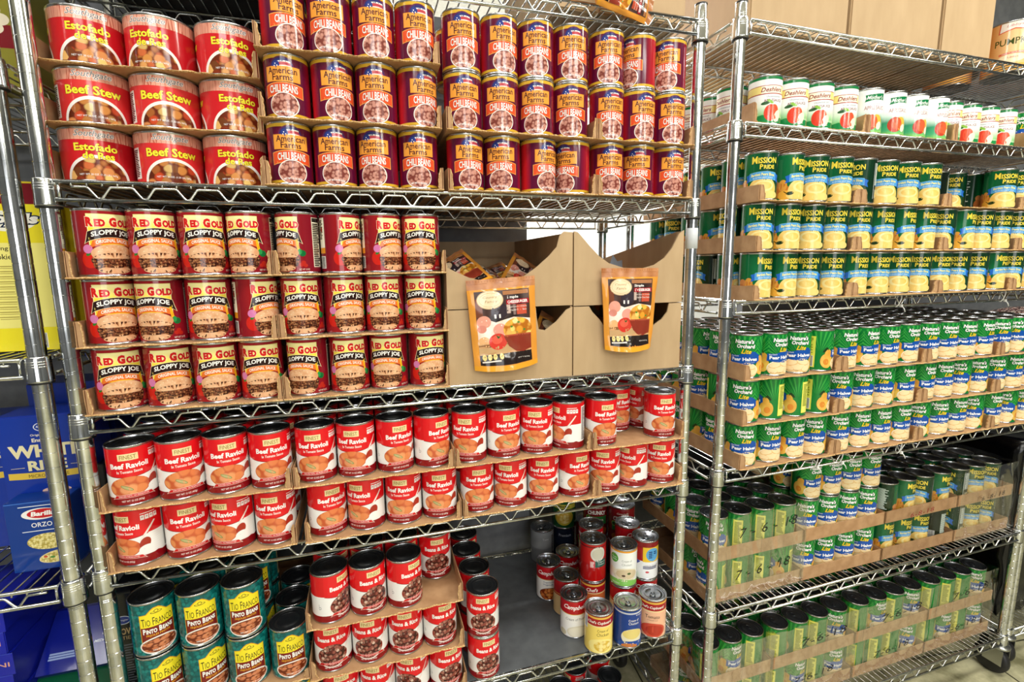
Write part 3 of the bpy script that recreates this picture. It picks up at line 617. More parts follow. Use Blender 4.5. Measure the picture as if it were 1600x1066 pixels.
def caster_meshes(zf, z0):
    bm = bmesh.new(); lathe(bm, [(.0, z0), (.026, z0), (.028, z0-.004), (.026, z0-.010), (.018, z0-.013), (.0, z0-.014)], 24); tube(bm, [(0, 0, z0+.012), (0, 0, z0)], .009, 12)
    box(bm, -.021, -.018, -.02, .034, zf+.045, z0-.012); box(bm, .018, .021, -.02, .034, zf+.045, z0-.012); br = tomesh(bm, 'caster_fork', [P('#b9bbb8', .3, 1)])
    bm = bmesh.new(); lathe(bm, [(0, -.015), (.034, -.015), (.047, -.012), (.05, -.006), (.05, .006), (.047, .012), (.034, .015), (0, .015)], 28)
    bmesh.ops.rotate(bm, verts=bm.verts, cent=(0, 0, 0), matrix=Matrix.Rotation(PI/2, 3, 'Y')); bmesh.ops.translate(bm, verts=bm.verts, vec=(0, .018, zf+.05))
    return br, tomesh(bm, 'wheel', [P('#17171a', .5)])
FLOOR = -.165
def rack(label, loc, rz, W, D, zs, ztop, zbot, casters=False):
    o = thing('wire_rack', label, 'shelving rack', loc, rz)
    dm, fm, cm = wire_deck_mesh(W, D), frame_mesh(W, D), collar_mesh()
    tf, tb, tl, tr_, tm = truss_mesh(W, 'x', -.012), truss_mesh(W, 'x', D+.012), truss_mesh(D, 'y', -.012), truss_mesh(D, 'y', W+.012), truss_mesh(W, 'x', D/2)
    for z in zs:
        s = ob('shelf', fm, o, (0, 0, z)); ob('deck_wires', dm, s)
        for t in (tf, tb, tl, tr_, tm): ob('wave_truss', t, s)
        for x in (0, W):
            for y in (0, D): ob('corner_collar', cm, s, (x, y, 0))
    pm, cp = post_mesh(zbot, ztop), cap_mesh(ztop)
    cs = caster_meshes(FLOOR, zbot) if casters else None
    for x in (0, W):
        for y in (0, D):
            p = ob('post', pm, o, (x, y, 0)); ob('post_cap', cp, p)
            if cs:
                ob('caster_fork', cs[0], p, rot=(0, 0, 0)); ob('wheel', cs[1], p)
            else: 
                bm = bmesh.new(); lathe(bm, [(0, FLOOR), (.018, FLOOR), (.018, FLOOR+.006), (.006, FLOOR+.010), (.006, zbot)], 16); ob('levelling_foot', tomesh(bm, 'levelling_foot', [CHROME]), p)
    return o
ZA = [1.7635, 1.3994, 1.0245, .7451, .3467, -.0780]
WA, DA = 1.1767, .4368
rack('middle chrome wire rack holding red cans, four groove-ringed posts', (0, 0, 0), 0, WA, DA, ZA, 1.800, FLOOR+.03)
ZB = [1.7788, 1.5686, 1.1724, .7567, .3712, -.0147]
WB, DB = 1.2295, .4351; BX, BY, BR = 1.2754, -.0039, .01582
rack('right-hand chrome wire rack on casters holding green pear cans', (BX, BY, 0), BR, WB, DB, ZB, 1.815, -.052, True)
ZC = [1.568, 1.1242, .7373, .33, -.06]
rack('left-hand chrome wire rack with boxed pasta and rice, cut by the picture edge', (-.0418-WA, -.006, 0), 0, WA, DA, ZC, 1.95, FLOOR+.03)
rack('chrome wire rack on casters just past the right-hand rack', (BX+WB+.075, BY+.045, 0), BR, .9, DB, [1.30, .76, -.03], 1.70, -.052, True)
def BW(x, y):
    c, s = math.cos(BR), math.sin(BR); return BX+c*x-s*y, BY+s*x+c*y

# ------------------------------------------------------------------ cardboard trays
def tray_mesh(W, D, hs, seed, tab=.0105, lip=0.0, front=True, torn=True):
    """open-front shipping tray: base with a ragged front edge, side and back walls, torn corner tabs (or a full front lip)"""
    rnd = random.Random(seed); t = .0028; ts = .0012; bm = bmesh.new()
    n = int(W/.007); fr = []
    drift = 0
    for i in range(n+1):
        drift = .7*drift+rnd.uniform(-.0018, .0018); fr.append((W*i/n, (-.003+drift+rnd.uniform(-.0009, .0009)) if torn else 0))
    base_ = fr+[(W, D), (0, D)]
    panel(bm, base_, 'z', 0, t, 0)
    if torn:      # fuzzy torn liner standing off the front edge
        A = [bm.verts.new((x, y, 0)) for x, y in fr]; B = [bm.verts.new((x, y-.0008, t+rnd.uniform(-.0005, .0012))) for x, y in fr]; A2 = [bm.verts.new((x, y-.0024-rnd.uniform(0, .0012), t*.5)) for x, y in fr]
        for i in range(n):
            f = bm.faces.new((A[i], A[i+1], A2[i+1], A2[i])); f.material_index = 1; f = bm.faces.new((A2[i], A2[i+1], B[i+1], B[i])); f.material_index = 1
    for x0 in (0, W-ts):
        k = []
        m = 6
        for i in range(m): k.append((0+rnd.uniform(-.0012, .0012), t+(hs-t)*i/(m-1)))
        side = k+[(.03, hs+rnd.uniform(-.003, .003)), (D, hs), (D, t)]
        panel(bm, side, 'x', x0, x0+ts, 0)
    box(bm, t, W-t, D-t, D, t, hs)
    if lip: box(bm, t, W-t, 0, t, t, lip, 0)
    elif front:
        for sx in (0, 1):
            wd = tab*rnd.uniform(.75, 1.15); pts = [(t, t), (wd+rnd.uniform(-.001, .005), t)]
            m = 7
            for i in range(1, m): pts.append((wd-(wd*.25)*(i/m)**2+rnd.uniform(-.0014, .0014), t+(hs-.001-t)*i/m))
            pts.append((wd*.65, hs-.001+rnd.uniform(-.003, .002))); pts.append((t, hs))
            if sx: pts = [(W-x, z) for x, z in pts][::-1]
            panel(bm, pts, 'y', -.0005, t-.0005, 0)
            ed = pts[1:-1] if not sx else pts[1:-1]
            pv = [bm.verts.new((x, -.001, z)) for x, z in ed]; qv = [bm.verts.new((x+(-.0016 if not sx else .0016), -.0014, z)) for x, z in ed]
            for i in range(len(ed)-1):
                f = bm.faces.new((pv[i], pv[i+1], qv[i+1], qv[i])); f.material_index = 1
    return tomesh(bm, 'cardboard_tray', [KRAFT, TORN])
def tray(x, y, z, W, D, hs, label, seed, rz=0, **kw):
    o = ob('cardboard_tray', tray_mesh(W, D, hs, seed, **kw), None, (x, y, z), (0, 0, rz)); tag(o, label, 'tray', 'cardboard can trays'); return o
ORD = ['first', 'second', 'third', 'fourth', 'fifth', 'sixth', 'seventh', 'eighth', 'ninth', 'tenth', 'eleventh', 'twelfth', 'thirteenth', 'fourteenth', 'fifteenth', 'sixteenth']
LAY = {3: ['bottom', 'middle', 'top'], 2: ['bottom', 'top'], 1: ['only']}
RN = random.Random(11)
T0 = .0023     # top of the deck wires above shelf height

# ---- rack A, second shelf from top: stew and chili beans
z0 = ZA[1]+T0
stew_x = [[.0455, .1505, .2550], [.0512, .1546, .2580], [.0525, .1558, .2590]]
stew_k = [['E', 'B', 'E'], ['B', 'B', 'E'], ['E', 'E', 'E']]
stew_t = [[-.08, .05, 0], [-.05, 0, .15], [0, -.35, .05]]
for L in range(3):
    z = z0+.0901*L
    tray(-.0078+(.0016 if L else 0), .0185, z, .3188, .40, .045 if L else .056, 'torn cardboard tray under the %s layer of large stew cans' % LAY[3][L], 20+L)
    for i in range(3):
        x = stew_x[L][i]; y = .0735; e = stew_k[L][i] == 'E'
        rz = facing(x, y, stew_t[L][i])-(103/51.0 if e else 0)
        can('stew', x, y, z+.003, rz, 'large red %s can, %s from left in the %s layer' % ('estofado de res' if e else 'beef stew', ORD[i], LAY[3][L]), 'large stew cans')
        if L == 2: can('stew', x, y+.1055, z+.003, rz+RN.uniform(-2, 2), 'large stew can hidden behind the %s can of the top stew layer' % ORD[i], 'large stew cans')
chx = [[.3520, .4270, .5020, .5770, .6675, .7425, .8188, .8940, .9736, 1.0475, 1.1212], [.3555, .4305, .5055, .5795, .6655, .7400, .8145, .8890, .9717, 1.0455, 1.1200], [.3560, .4310, .5060, .5795, .6650, .7395, .8140, .8885, .9690, 1.0435, 1.1180]]
cht = [[.05, 0, -.25, 0, .32, -.08, .6, -.5, .27, 0, .5], [-.2, .27, -.07, .45, .15, .08, 0, .05, .35, .5, .4], [.3, -.1, .1, .25, .12, .35, .12, .2, .2, -.6, -.15]]
for L in range(3):
    z = z0+.109*L
    for k, (a, b) in enumerate(((.3135, .6175), (.6265, .9325), (.9335, 1.1598))):
        if L == 2 and k > 0: continue
        tray(a, -.016, z, b-a, .42, .042, 'torn cardboard tray under the %s layer, %s group of chili bean cans' % (LAY[3][L], ('left', 'middle', 'right')[k]), 30+3*L+k)
    for i in range(11):
        x = chx[L][i]; y = .0235; zz = z+(.003 if not (L == 2 and i > 3) else .0005)
        can('chili', x, y, zz, facing(x, y, cht[L][i]), 'maroon chili beans can, %s from left in the %s layer on top shelf' % (ORD[i], LAY[3][L]), 'chili bean cans')
        if L == 2: can('chili', x, y+.0765, zz, RN.uniform(-2, 2), 'chili beans can one row behind the %s can of the top layer' % ORD[i], 'chili bean cans')

# ---- third shelf: sloppy joe sauce
z0 = ZA[2]+T0
slx = [[.0565, .1298, .2032, .2766, .3560, .4298, .5036, .5774], [.0565, .1298, .2031, .2765, .3542, .4276, .5010, .5745], [.0565, .1298, .2031, .2765, .3542, .4276, .5010, .5745]]
slt = [[0, .1, .05, 0, -.4, 0, -.15, .35], [.2, -.45, -.1, .65, -.05, .3, -.05, -.15], [.35, .1, .1, -.5, -.75, .75, .65, 0]]
for L in range(3):
    z = z0+.1112*L
    for k, (a, b) in enumerate(((.0185, .3147), (.3160, .6165))):
        tray(a, -.021, z, b-a, .40, .044, 'torn cardboard tray under the %s layer, %s group of sloppy joe cans' % (LAY[3][L], ('left', 'right')[k]), 50+2*L+k)
    for i in range(8):
        x = slx[L][i]; y = .019
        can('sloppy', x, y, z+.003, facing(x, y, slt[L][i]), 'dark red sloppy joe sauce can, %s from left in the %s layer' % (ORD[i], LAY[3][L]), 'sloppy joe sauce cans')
        if L > 0 and not (L == 2 and i == 3): can('sloppy', x+(.02 if L == 2 and i == 2 else 0), y+.0765, z+.003, RN.uniform(-1, 1), 'sloppy joe can one row behind the %s can of the %s layer' % (ORD[i], LAY[3][L]), 'sloppy joe sauce cans')

# ---- fourth shelf: ravioli
z0 = ZA[3]+T0
rvx = [[.0565, .1305, .2045, .2785, .3713, .4450, .5190, .5930, .6738, .7488, .8240, .8990, .9765, 1.0497, 1.1228], [.0565, .1305, .2045, .2785, .3582, .4326, .5070, .5813, .6598, .7346, .8100, .8850, .9657, None, 1.1193]]
rvt = [[-.75, 0, -.6, -.3, .3, -.55, -.2, 0, .15, -.3, 0, .55, -.1, -.55, 0], [-.15, .1, .05, .07, -.15, -.25, .3, .6, -.25, .4, -.1, -.8, .45, 0, .45]]
for L in range(2):
    z = z0+.1112*L
    for k, (a, b) in enumerate(((.0185, .3172), (.3320-.0125*L, .6318-.0118*L), (.6352-.0135*L, .9375-.0140*L), (.9385-.0115*L, 1.1602))):
        tray(a, -.024, z, b-a, .41, .040, 'torn cardboard tray under the %s layer, %s group of ravioli cans' % (LAY[2][L], ORD[k]), 70+4*L+k)
    for i in range(15):
        x = rvx[L][i]
        if x is None: continue
        y = .017
        can('ravioli', x, y, z+.003, facing(x, y, rvt[L][i]), 'red and white beef ravioli can, %s from left in the %s layer' % (ORD[i], LAY[2][L]), 'ravioli cans')
    for j in (1, 2, 3):
        for i in range(15):
            if L == 0 and j > 1: continue
            x = rvx[L][i] or 1.0425
            can('ravioli', x, .017+.0745*j, z+.003, facing(x, .017, .55 if (i == 13) else RN.uniform(-.9, .9)), 'ravioli can %s behind the front in the %s column, %s layer' % (('one row', 'two rows', 'three rows')[j-1], ORD[i], LAY[2][L]), 'ravioli cans')

# ---- fifth shelf: grey liner, pinto beans, beans and rice, soups
bm = bmesh.new(); box(bm, .022, WA-.022, -.008, DA-.012, 0, .0018)
tag(ob('shelf_liner', tomesh(bm, 'shelf_liner', [GREYB]), None, (0, 0, ZA[4]+T0)), 'dark grey plastic liner sheet on the half-empty fifth shelf', 'shelf liner')
z0 = ZA[4]+T0+.0018
pt = {(0, 2): .1, (1, 2): 0, (2, 2): 0, (0, 1): .3, (1, 1): .4, (2, 1): 0, (3, 1): 0, (0, 0): .1, (1, 0): .1, (2, 0): 0, (3, 0): .2}
tray(.0185, -.018, z0, .302, .41, .040, 'cardboard tray under the bottom layer of teal pinto bean cans', 90)
tray(.0185, -.018, z0+.1083, .302, .41, .020, 'cardboard tray under the middle layer of teal pinto bean cans', 91)
for L in range(3):
    for i in range(4):
        for j in range(3):
            if L == 2 and (i == 3 or (i == 2 and j > 2)): continue
            if L == 0 and j > 0: continue
            x, y = .0565+.0752*i, .022+.0765*j
            can('pinto', x, y, z0+.0030+.1083*L, facing(x, y, pt.get((i, L), 0) if j == 0 else RN.uniform(-.9, .9)), 'teal pinto beans can, %s column, %s layer, %s row from front' % (ORD[i], LAY[3][L], ORD[j]), 'pinto bean cans', cat='can')
bx = [[.3735, .4467, .5199, .5931], [.3635, .4367, .5099, .5831], [.365, .4385, .5125, None]]
bt = [[.0, -.3, -.35, .35], [-.1, -.15, -.05, .35], [.7, .35, .6, 0]]
for L in range(3):
    z = z0+.1069*L
    tray(.324-(.003 if L else 0), -.026, z, .308, .40, .040, 'cardboard tray under the %s layer of beans and rice cans' % LAY[3][L], 93+L, lip=0)
    for i in range(4):
        if bx[L][i]: can('beans', bx[L][i], .015, z+.003, facing(bx[L][i], .015, bt[L][i]), 'red beans and rice can, %s from left in the %s layer of its trays' % (ORD[i], LAY[3][L]), 'beans and rice cans')
        if L > 0:
            for j in (1, 2):
                x = .366+.0745*i-(.001*L); can('beans', x, .015+.0765*j, z+.003, facing(x, .09, .15 if i == 3 else RN.uniform(-.9, .9)), 'red beans and rice can %s behind the %s column, %s layer' % (('one row', 'two rows')[j-1], ORD[i], LAY[3][L]), 'beans and rice cans')
for j in range(4):
    for L in range(2):
        x, y = .6785+(.002, 0, -.004, .004)[j], .019+.0765*j
        if (j == 3 and False): continue
        can('beans', x, y, z0+.1035*L+.0005*L, facing(x, y, (.0, .35)[1-L] if j == 0 else .6), 'free-standing beans and rice can, %s row from front, %s of its stack' % (ORD[j], ('bottom', 'top')[L]), 'beans and rice cans')
SO = [('chefs_chicken', .961, .003, 0, .1, 'yellow cream of chicken soup can at the front of the shelf'), ('navy', 1.0365, -.001, 0, .25, 'dark blue cream soup can with silver pull-tab lid'), ('chefs_tomato', 1.112, .009, 0, 0, 'salmon pink tomato soup can at the right front corner'),
      ('camp_potato', .925, .068, 0, .15, 'red and white potato soup can behind the yellow one'), ('camp_plain', .936, .144, 0, .6, 'red soup can with silver lid behind the potato soup can'), ('camp_veg', .914, .217, 0, 0, 'red and white vegetable soup can standing leftmost of the soups'),
      ('camp_plain', .983, .243, 0, .2, 'red soup can with dark lid deep among the soups'), ('greycan', .957, .385, 0, -.5, 'grey metal can at the back beside the grey wall'),
      ('chefs_chunky', 1.000, .116, 0, -.2, 'orange soup can supporting the tall plain red can'), ('camp_plain', 1.066, .074, 0, .4, 'red soup can under the white and green organic soup can'), ('camp_plain', 1.1345, .084, 0, .3, 'red soup can under the can with the light blue patch'),
      ('camp_plain', 1.030, .190, 0, .3, 'red soup can under the left purple-lidded can'), ('camp_plain', 1.128, .165, 0, .3, 'red soup can under the right purple-lidded can'),
      ('redtall', 1.000, .116, .1035, .0, 'plain red cream soup can with embossed silver lid, upper tier'), ('simple', 1.066, .074, .1035, -.15, 'white and green organic soup can with orange rim band, upper tier'), ('bluepatch', 1.1345, .084, .1035, .1, 'red and white can with light blue patch, upper tier'),
      ('camp_plain', 1.030, .190, .1035, -.8, 'red soup can with purplish lid behind the plain red can'), ('camp_plain', 1.128, .165, .1035, .8, 'soup can with purplish lid, rightmost at the rear'),
      ('darkblue', 1.031, .385, 0, .1, 'dark blue can under the green vegetable can at the back'), ('greenveg', 1.031, .385, .1035, 0, 'green and yellow vegetable can on top of the dark blue can'),
      ('chunky', 1.098, .300, 0, 0, 'dark soup can under the left green-banded soup can'), ('chunky', 1.098, .300, .111, .1, 'dark red split pea soup can with green band, left of two'),
      ('chunky', 1.110, .381, 0, 0, 'dark soup can in the back corner of the shelf'), ('chunky', 1.1535, .2435, 0, 0, 'dark soup can under the right green-banded soup can'), ('chunky', 1.1535, .2435, .111, .1, 'dark red split pea soup can with green band, right of two')]
for k, x, y, dz, t, lab in SO: can(k, x, y, z0+dz, facing(x, y, t), lab, 'assorted soup cans')
# ---- lowest shelf, black-lidded cans just in view
for n_, (x, y) in enumerate([(1.115, .226), (1.191-.07, .31), (1.04, .20), (1.03, .29), (1.12, .14), (.96, .235), (.95, .15), (.88, .22), (.87, .13), (1.035, .115)]):
    can('beans', x, y, ZA[5]+T0, RN.uniform(-2, 2), 'black-lidded red can on the lowest shelf, %s of the cluster counted from the right rear' % ORD[n_], 'cans on the lowest shelf')

# ------------------------------------------------------------------ rack B cans (local frame of the rack -> world)
def bcan(k, lx, ly, z, t, label, group, sz=1.0, back=False):
    x, y = BW(lx, ly); can(k, x, y, z, facing(x, y, t), label, group, sz)
def btray(lx, ly, z, W, D, hs, label, seed, **kw):
    x, y = BW(lx, ly); return tray(x, y, z, W, D, hs, label, seed, rz=BR, **kw)
# shelf 2: applesauce
z0 = ZB[1]+T0
dx = [.110, .188, .266, .344, .429, .508, .587, .665, .7425, .818, .8935, .969, 1.06]; dt = [.45, .3, .25, .5, .5, .6, .75, .8, .35, .2, .2, .3, .2]
for i, x in enumerate(dx):
    k = 'sauce2' if 4 <= i <= 7 else ('pear' if i == 12 else 'sauce')
    lab = 'white applesauce can with %s, %s from left on the upper shelf' % ('green flag and orange apple' if k == 'sauce2' else 'red apple and green rim', ORD[i]) if k != 'pear' else 'single green pear can at the right end of the applesauce row'
    y = .035 if i not in (8, 9, 10, 11, 12) else .05
    bcan(k, x, y, z0+.003, dt[i], lab, 'applesauce cans')
    if k != 'pear':
        for j in (1, 2) if i else (1, 2, 3, 4):
            bcan(k, x-(.026 if i == 0 else 0), y+.0765*j, z0+.003, RN.uniform(1.2, 3) if False else -.6, 'applesauce can %s behind the %s can of the row' % (('one row', 'two rows', 'three rows', 'four rows')[j-1], ORD[i]), 'applesauce cans')
for k, (a, b) in enumerate(((.045, .385), (.390, .7035), (.7045, 1.009))):
    btray(a, -.004, z0, b-a, .41, .046, 'torn cardboard tray under the %s group of applesauce cans' % ('left', 'middle', 'right')[k], 110+k)
# shelf 3: bartlett pears, three layers
z0 = ZB[2]+T0
mt = [[.7, .7, .05, .2, .6, .5, .3, .2, .4, 0, .1, .85, .2, .3, .2], [.1, .5, .05, .1, .3, .6, .8, .75, 0, .9, .2, .3, .1, .1, .2], [.1, .8, .2, .35, -.5, .2, .3, .5, None, None, None, .3, .1, .1, .2]]
for L in range(3):
    z = z0+.1118*L
    for k in range(4):
        btray(.0440+.3056*k, -.035, z, .3052, .465, .036, 'torn cardboard tray under the %s layer, %s stack of dark green pear cans' % (LAY[3][L], ORD[k]), 120+4*L+k, tab=.019, front=not (L == 2 and k == 3))
    for i in range(15):
        x = .0825+.0764*i
        if mt[L][i] is None: continue
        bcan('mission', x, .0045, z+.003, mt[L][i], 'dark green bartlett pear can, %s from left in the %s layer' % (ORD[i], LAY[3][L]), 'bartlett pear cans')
    for j in range(1, 6):
        bcan('mission', .0825, .0045+.0765*j, z+.003, (-.5, .4, -.9, .6, .3)[(j+L) % 5]*(1 if L else 1.6), 'dark green pear can in the left end column, %s row back, %s layer' % (ORD[j], LAY[3][L]), 'bartlett pear cans')
for q, (i, j) in enumerate(((8, 1), (9, 1), (10, 1), (11, 1), (10, 2), (11, 2))):     # the gap in the top layer shows the second row
    bcan('mission', .0825+.0764*i, .0045+.0765*j, z0+.1118*2+.003, (2.2, -2.2, -.1, 2.3, .4, -.3)[q], 'dark green pear can set back in the top layer gap, %s from left front' % ORD[q], 'bartlett pear cans')
# shelf 4: lite pear halves, three layers
z0 = ZB[3]+T0
pt4 = [[.25, .55, .75, .2, .45, .6, .7, .75, .1, .5, .7, .1, .8, 0, .2], [-.1, -.97, -.97, .97, .15, .3, .2, .8, .85, .6, .1, .3, .4, .7, .3], [-.1, .9, .3, -2, .7, .8, .75, .8, .5, .6, .7, .8, .4, .1, .6]]
spec = {(1, 1): 1.25, (1, 2): 1.25, (1, 3): -1.9, (2, 3): -1.9, (2, 1): -.75}
def px4(i): return .0815+.0764*i+.004*(i//4)
for L in range(3):
    z = z0+.1118*L
    for k in range(4):
        btray(.0430+.3096*k, -.0238, z, .3072, .465, .040, 'torn cardboard tray under the %s layer, %s stack of bright green pear cans' % (LAY[3][L], ORD[k]), 140+4*L+k, tab=.019)
    for i in range(15):
        x, y = BW(px4(i), .0165)
        rz = facing(x, y, pt4[L][i]) if (L, i) not in spec else math.atan2(CAMX-x, y-CAMY)-spec[(L, i)]
        can('pear', x, y, z+.003, rz, 'bright green pear halves can, %s from left in the %s layer' % (ORD[i], LAY[3][L]), 'lite pear halves cans')
    for j in range(1, 6):
        for i in (range(15) if (L == 2 and j < 5) else (0,)):
            bcan('pear', px4(i), .0165+.0765*j, z+.003, (.3, -.6, .8, -.2, .5)[(j+L+i) % 5] if i == 0 else RN.uniform(-.9, .9), 'bright green pear can in the %s column, %s row back, %s layer' % (ORD[i], ORD[j], LAY[3][L]), 'lite pear halves cans')
# shelf 5
FILM = None
def film_mat():
    m, n, l, b = newmat('clear_film')
    tr = n.new('ShaderNodeBsdfTransparent'); gl = n.new('ShaderNodeBsdfGlossy'); gl.inputs['Roughness'].default_value = .12; mx = n.new('ShaderNodeMixShader')
    lw = n.new('ShaderNodeLayerWeight'); lw.inputs[0].default_value = .25; mr = n.new('ShaderNodeMapRange'); mr.inputs[3].default_value = .02; mr.inputs[4].default_value = .4
    tc = n.new('ShaderNodeTexCoord'); nz = n.new('ShaderNodeTexNoise'); nz.inputs['Scale'].default_value = 14; bp = n.new('ShaderNodeBump'); bp.inputs['Strength'].default_value = .7; bp.inputs['Distance'].default_value = .01
    l.new(tc.outputs['Object'], nz.inputs['Vector']); l.new(nz.outputs[0], bp.inputs['Height']); l.new(bp.outputs[0], gl.inputs['Normal'])
    l.new(lw.outputs['Fresnel'], mr.inputs[0]); l.new(mr.outputs[0], mx.inputs[0]); l.new(tr.outputs[0], mx.inputs[1]); l.new(gl.outputs[0], mx.inputs[2])
    l.new(mx.outputs[0], n['Material Output'].inputs[0]); return m
FILM = film_mat()
def film(lx, ly, z, W, D, H, label, seed, writing=()):
    """shrink film around a wrapped pack: front, left and right walls and a shallow roof sagging between the cans"""
    rnd = random.Random(seed); bm = bmesh.new()
    def sheet(f, nu, nv):
        V = [[bm.verts.new(f(i/nu, j/nv)) for j in range(nv+1)] for i in range(nu+1)]
        for i in range(nu):
            for j in range(nv): q = bm.faces.new((V[i][j], V[i+1][j], V[i+1][j+1], V[i][j+1])); q.smooth = True
    ph = rnd.uniform(0, 6)
    wob = lambda a, b: .0018*math.sin(9*a*PI+ph+4*b)+.0012*math.sin(23*a+11*b+ph)
    sheet(lambda a, b: (W*a, -.006+wob(a, b), H*b), 30, 12)
    sheet(lambda a, b: (-.0006+wob(a, b)*.3, -.006+(D+.006)*a, H*b), 12, 8); sheet(lambda a, b: (W+.0006+wob(a, b)*.3, -.006+(D+.006)*a, H*b), 12, 8)
    sheet(lambda a, b: (W*a, -.006+(D)*b, H+.0015+wob(a, b)*.5), 30, 12)
    for q in range(5):      # gathered folds that catch the light
        x = W*rnd.uniform(.05, .95) if q else W*.985; z_ = H*rnd.uniform(.1, .4)
        tube(bm, [(x, -.0075, z_), (x+rnd.uniform(-.003, .003), -.009, z_+H*.25), (x+rnd.uniform(-.004, .004), -.0075, min(H, z_+H*.5))], .0006, 5)
    x, y = BW(lx, ly); o = ob('plastic_wrap', tomesh(bm, 'plastic_wrap', [FILM], True), None, (x, y, z), (0, 0, BR)); tag(o, label, 'plastic wrap', 'plastic wraps round can packs')
    for s, cu, cv, h, w_, col_, yy in writing:
        a = Art(); a.txt(s, cu, cv, h, col_, w=w_, shear=.25, bold=.0, k=0, rot=.05, sp=1.15); ob('handwriting', on_plane(a, 'handwriting', 0), o, (0, yy, 0))
    return o
z0 = ZB[4]+T0
INK = '#14141a'
def pack(k0, kname, x0, n, z, L, layers, ly, groupn, tv, easy_t=None, rows=4, pitch=.0764, szz=1.0, idx=''):
    for i in range(n):
        for j in range(rows if L == layers-1 else (2 if True else 1)):
            bcan(k0, x0+pitch*i, ly+.0765*j, z+.003, tv[i % len(tv)] if j == 0 else RN.uniform(-.9, .9), '%s, %s column, %s row, %s layer of the %s pack' % (kname, ORD[i], ORD[j], LAY[2][L] if layers == 2 else LAY[3][L], idx), groupn, szz)
LY5 = .062
for L in range(2):
    z = z0+.1175*L
    btray(.012, LY5-.043, z, .306, .32, .036, 'brown tray with full front wall, %s layer of the date-marked left pear pack' % LAY[2][L], 160+L, lip=.036, torn=False)
    pack('pear_dark', 'yellow-panel pear can', .050, 4, z, L, 2, LY5, 'wrapped pear cans', ([-.9, -2.1, -2.1, -1.1], [.1, -2.2, -2.2, -2.3])[L], idx='left wrapped', szz=1.05)
    btray(.3225, LY5-.043, z, .306, .32, .036, 'brown tray with full front wall, %s layer of the open pear stack' % LAY[2][L], 162+L, lip=.036, torn=False)
    pack('pear', 'bright green pear can', .361, 4, z, L, 3, LY5, 'open pear stack cans', [.2, .3, .35, .3], idx='open', szz=1.05)
    btray(.6345, LY5-.043, z, .310, .32, .036, 'brown tray with full front wall, %s layer of the left bartlett pack' % LAY[2][L], 164+L, lip=.036, torn=False)
    pack('mission_dark', 'dark green pear can', .674, 4, z, L, 2, LY5, 'wrapped bartlett cans', ([.85, .8, .6, -2.6], [2.6, .9, -.2, .9])[L], idx='bartlett', szz=1.05)
    btray(.9485, LY5-.043, z, .262, .32, .036, 'brown tray with full front wall, %s layer of the right bartlett pack' % LAY[2][L], 166+L, lip=.036, torn=False)
    pack('mission_dark', 'dark green pear can', .990, 3, z, L, 2, LY5, 'wrapped bartlett cans', [-.7, .5, .1], idx='right bartlett', szz=1.05)
pack('pear', 'bright green pear can', .361, 4, z0+.2335, 2, 3, LY5, 'open pear stack cans', [.75, .7, .6, .7], idx='open', szz=1.0, rows=3)
film(.0105, LY5-.044, z0, .3090, .33, .238, 'clear film round the left pear pack marked 7-6-18', 1, [('7 - 6 - 18', 175, 196, 26, 190, INK, -.009), ('7 - 6 - 18', 165, 78, 26, 180, INK, -.009)])
film(.6335, LY5-.044, z0, .3115, .33, .236, 'clear film round the left dark green pear pack', 2, [('6-8-18', 140, 135, 14, 100, '#8c1c24', -.009)])
film(.9485, LY5-.044, z0, .262, .33, .236, 'clear film round the right dark green pear pack marked 6-8-18', 3, [('6 -8- 18', 150, 136, 14, 110, INK, -.009)])
# shelf 6
z0 = ZB[5]+T0; LY6 = .068
for k, (x0, n, nm) in enumerate(((.008, 3, 'first'), (.2500, 4, 'second'), (.5680, 4, 'third'), (.8860, 4, 'fourth'))):
    W_ = n*.0764+.0075
    for L in range(2):
        z = z0+.1185*L
        btray(x0, LY6-.043, z, W_, .24, .036, 'brown tray with full front wall, %s layer of the %s pack on the lowest shelf' % (LAY[2][L], nm), 170+2*k+L, lip=.036, torn=False)
        pack('pear_dark', 'yellow-panel pear can', x0+.0415, n, z, L, 2, LY6, 'wrapped pear cans on the lowest shelf', ([-2.2, -1.9, -2.3, .2], [-2.3, .8, -2.2, .5])[(k+L) % 2], idx=nm+' lowest', szz=1.06, rows=3)
    film(x0-.0012, LY6-.044, z0, W_+.0024, .25, .240, 'clear film round the %s pear pack on the lowest shelf' % nm, 10+k, [] if k == 0 else [('7-6-18', 180, 190, 22, 170, INK, -.009), ('7-6-18', 150, 70, 20, 150, INK, -.009)])
# ------------------------------------------------------------------ cartons of pasta pouches on the third shelf
def carton(x0, x1, z0, h, D, front, label, seed, left=None, right=None, backh=None):
    t = .0035; bm = bmesh.new(); W = x1-x0; bh = backh or h
    box(bm, 0, W, 0, D, 0, t)
    panel(bm, [(a-x0, b) for a, b in front], 'y', 0, t)
    panel(bm, [(t, t), (D, t), (D, bh), (t+.02, left or h)]+([(t, left or h)]), 'x', 0, t)
    panel(bm, [(t, t), (D, t), (D, bh), (t+.02, right or h)]+([(t, right or h)]), 'x', W-t, W)
    box(bm, t, W-t, D-t, D, t, bh)
    o = ob('display_carton', tomesh(bm, 'display_carton', [CARTON]), None, (x0, -.012, z0)); tag(o, label, 'cardboard box', 'kraft display cartons'); return o
zc = ZA[2]+T0+.0005
carton(.6175, .8815, zc, .150, .40, [(.6175, .0036), (.8815, .0036), (.8815, .148), (.868, .142), (.845, .118), (.820, .101), (.806, .104), (.802, .128), (.800, .1495), (.6175, .1495)], 'kraft carton at lower left, its torn notch beside the big pouch', 1)
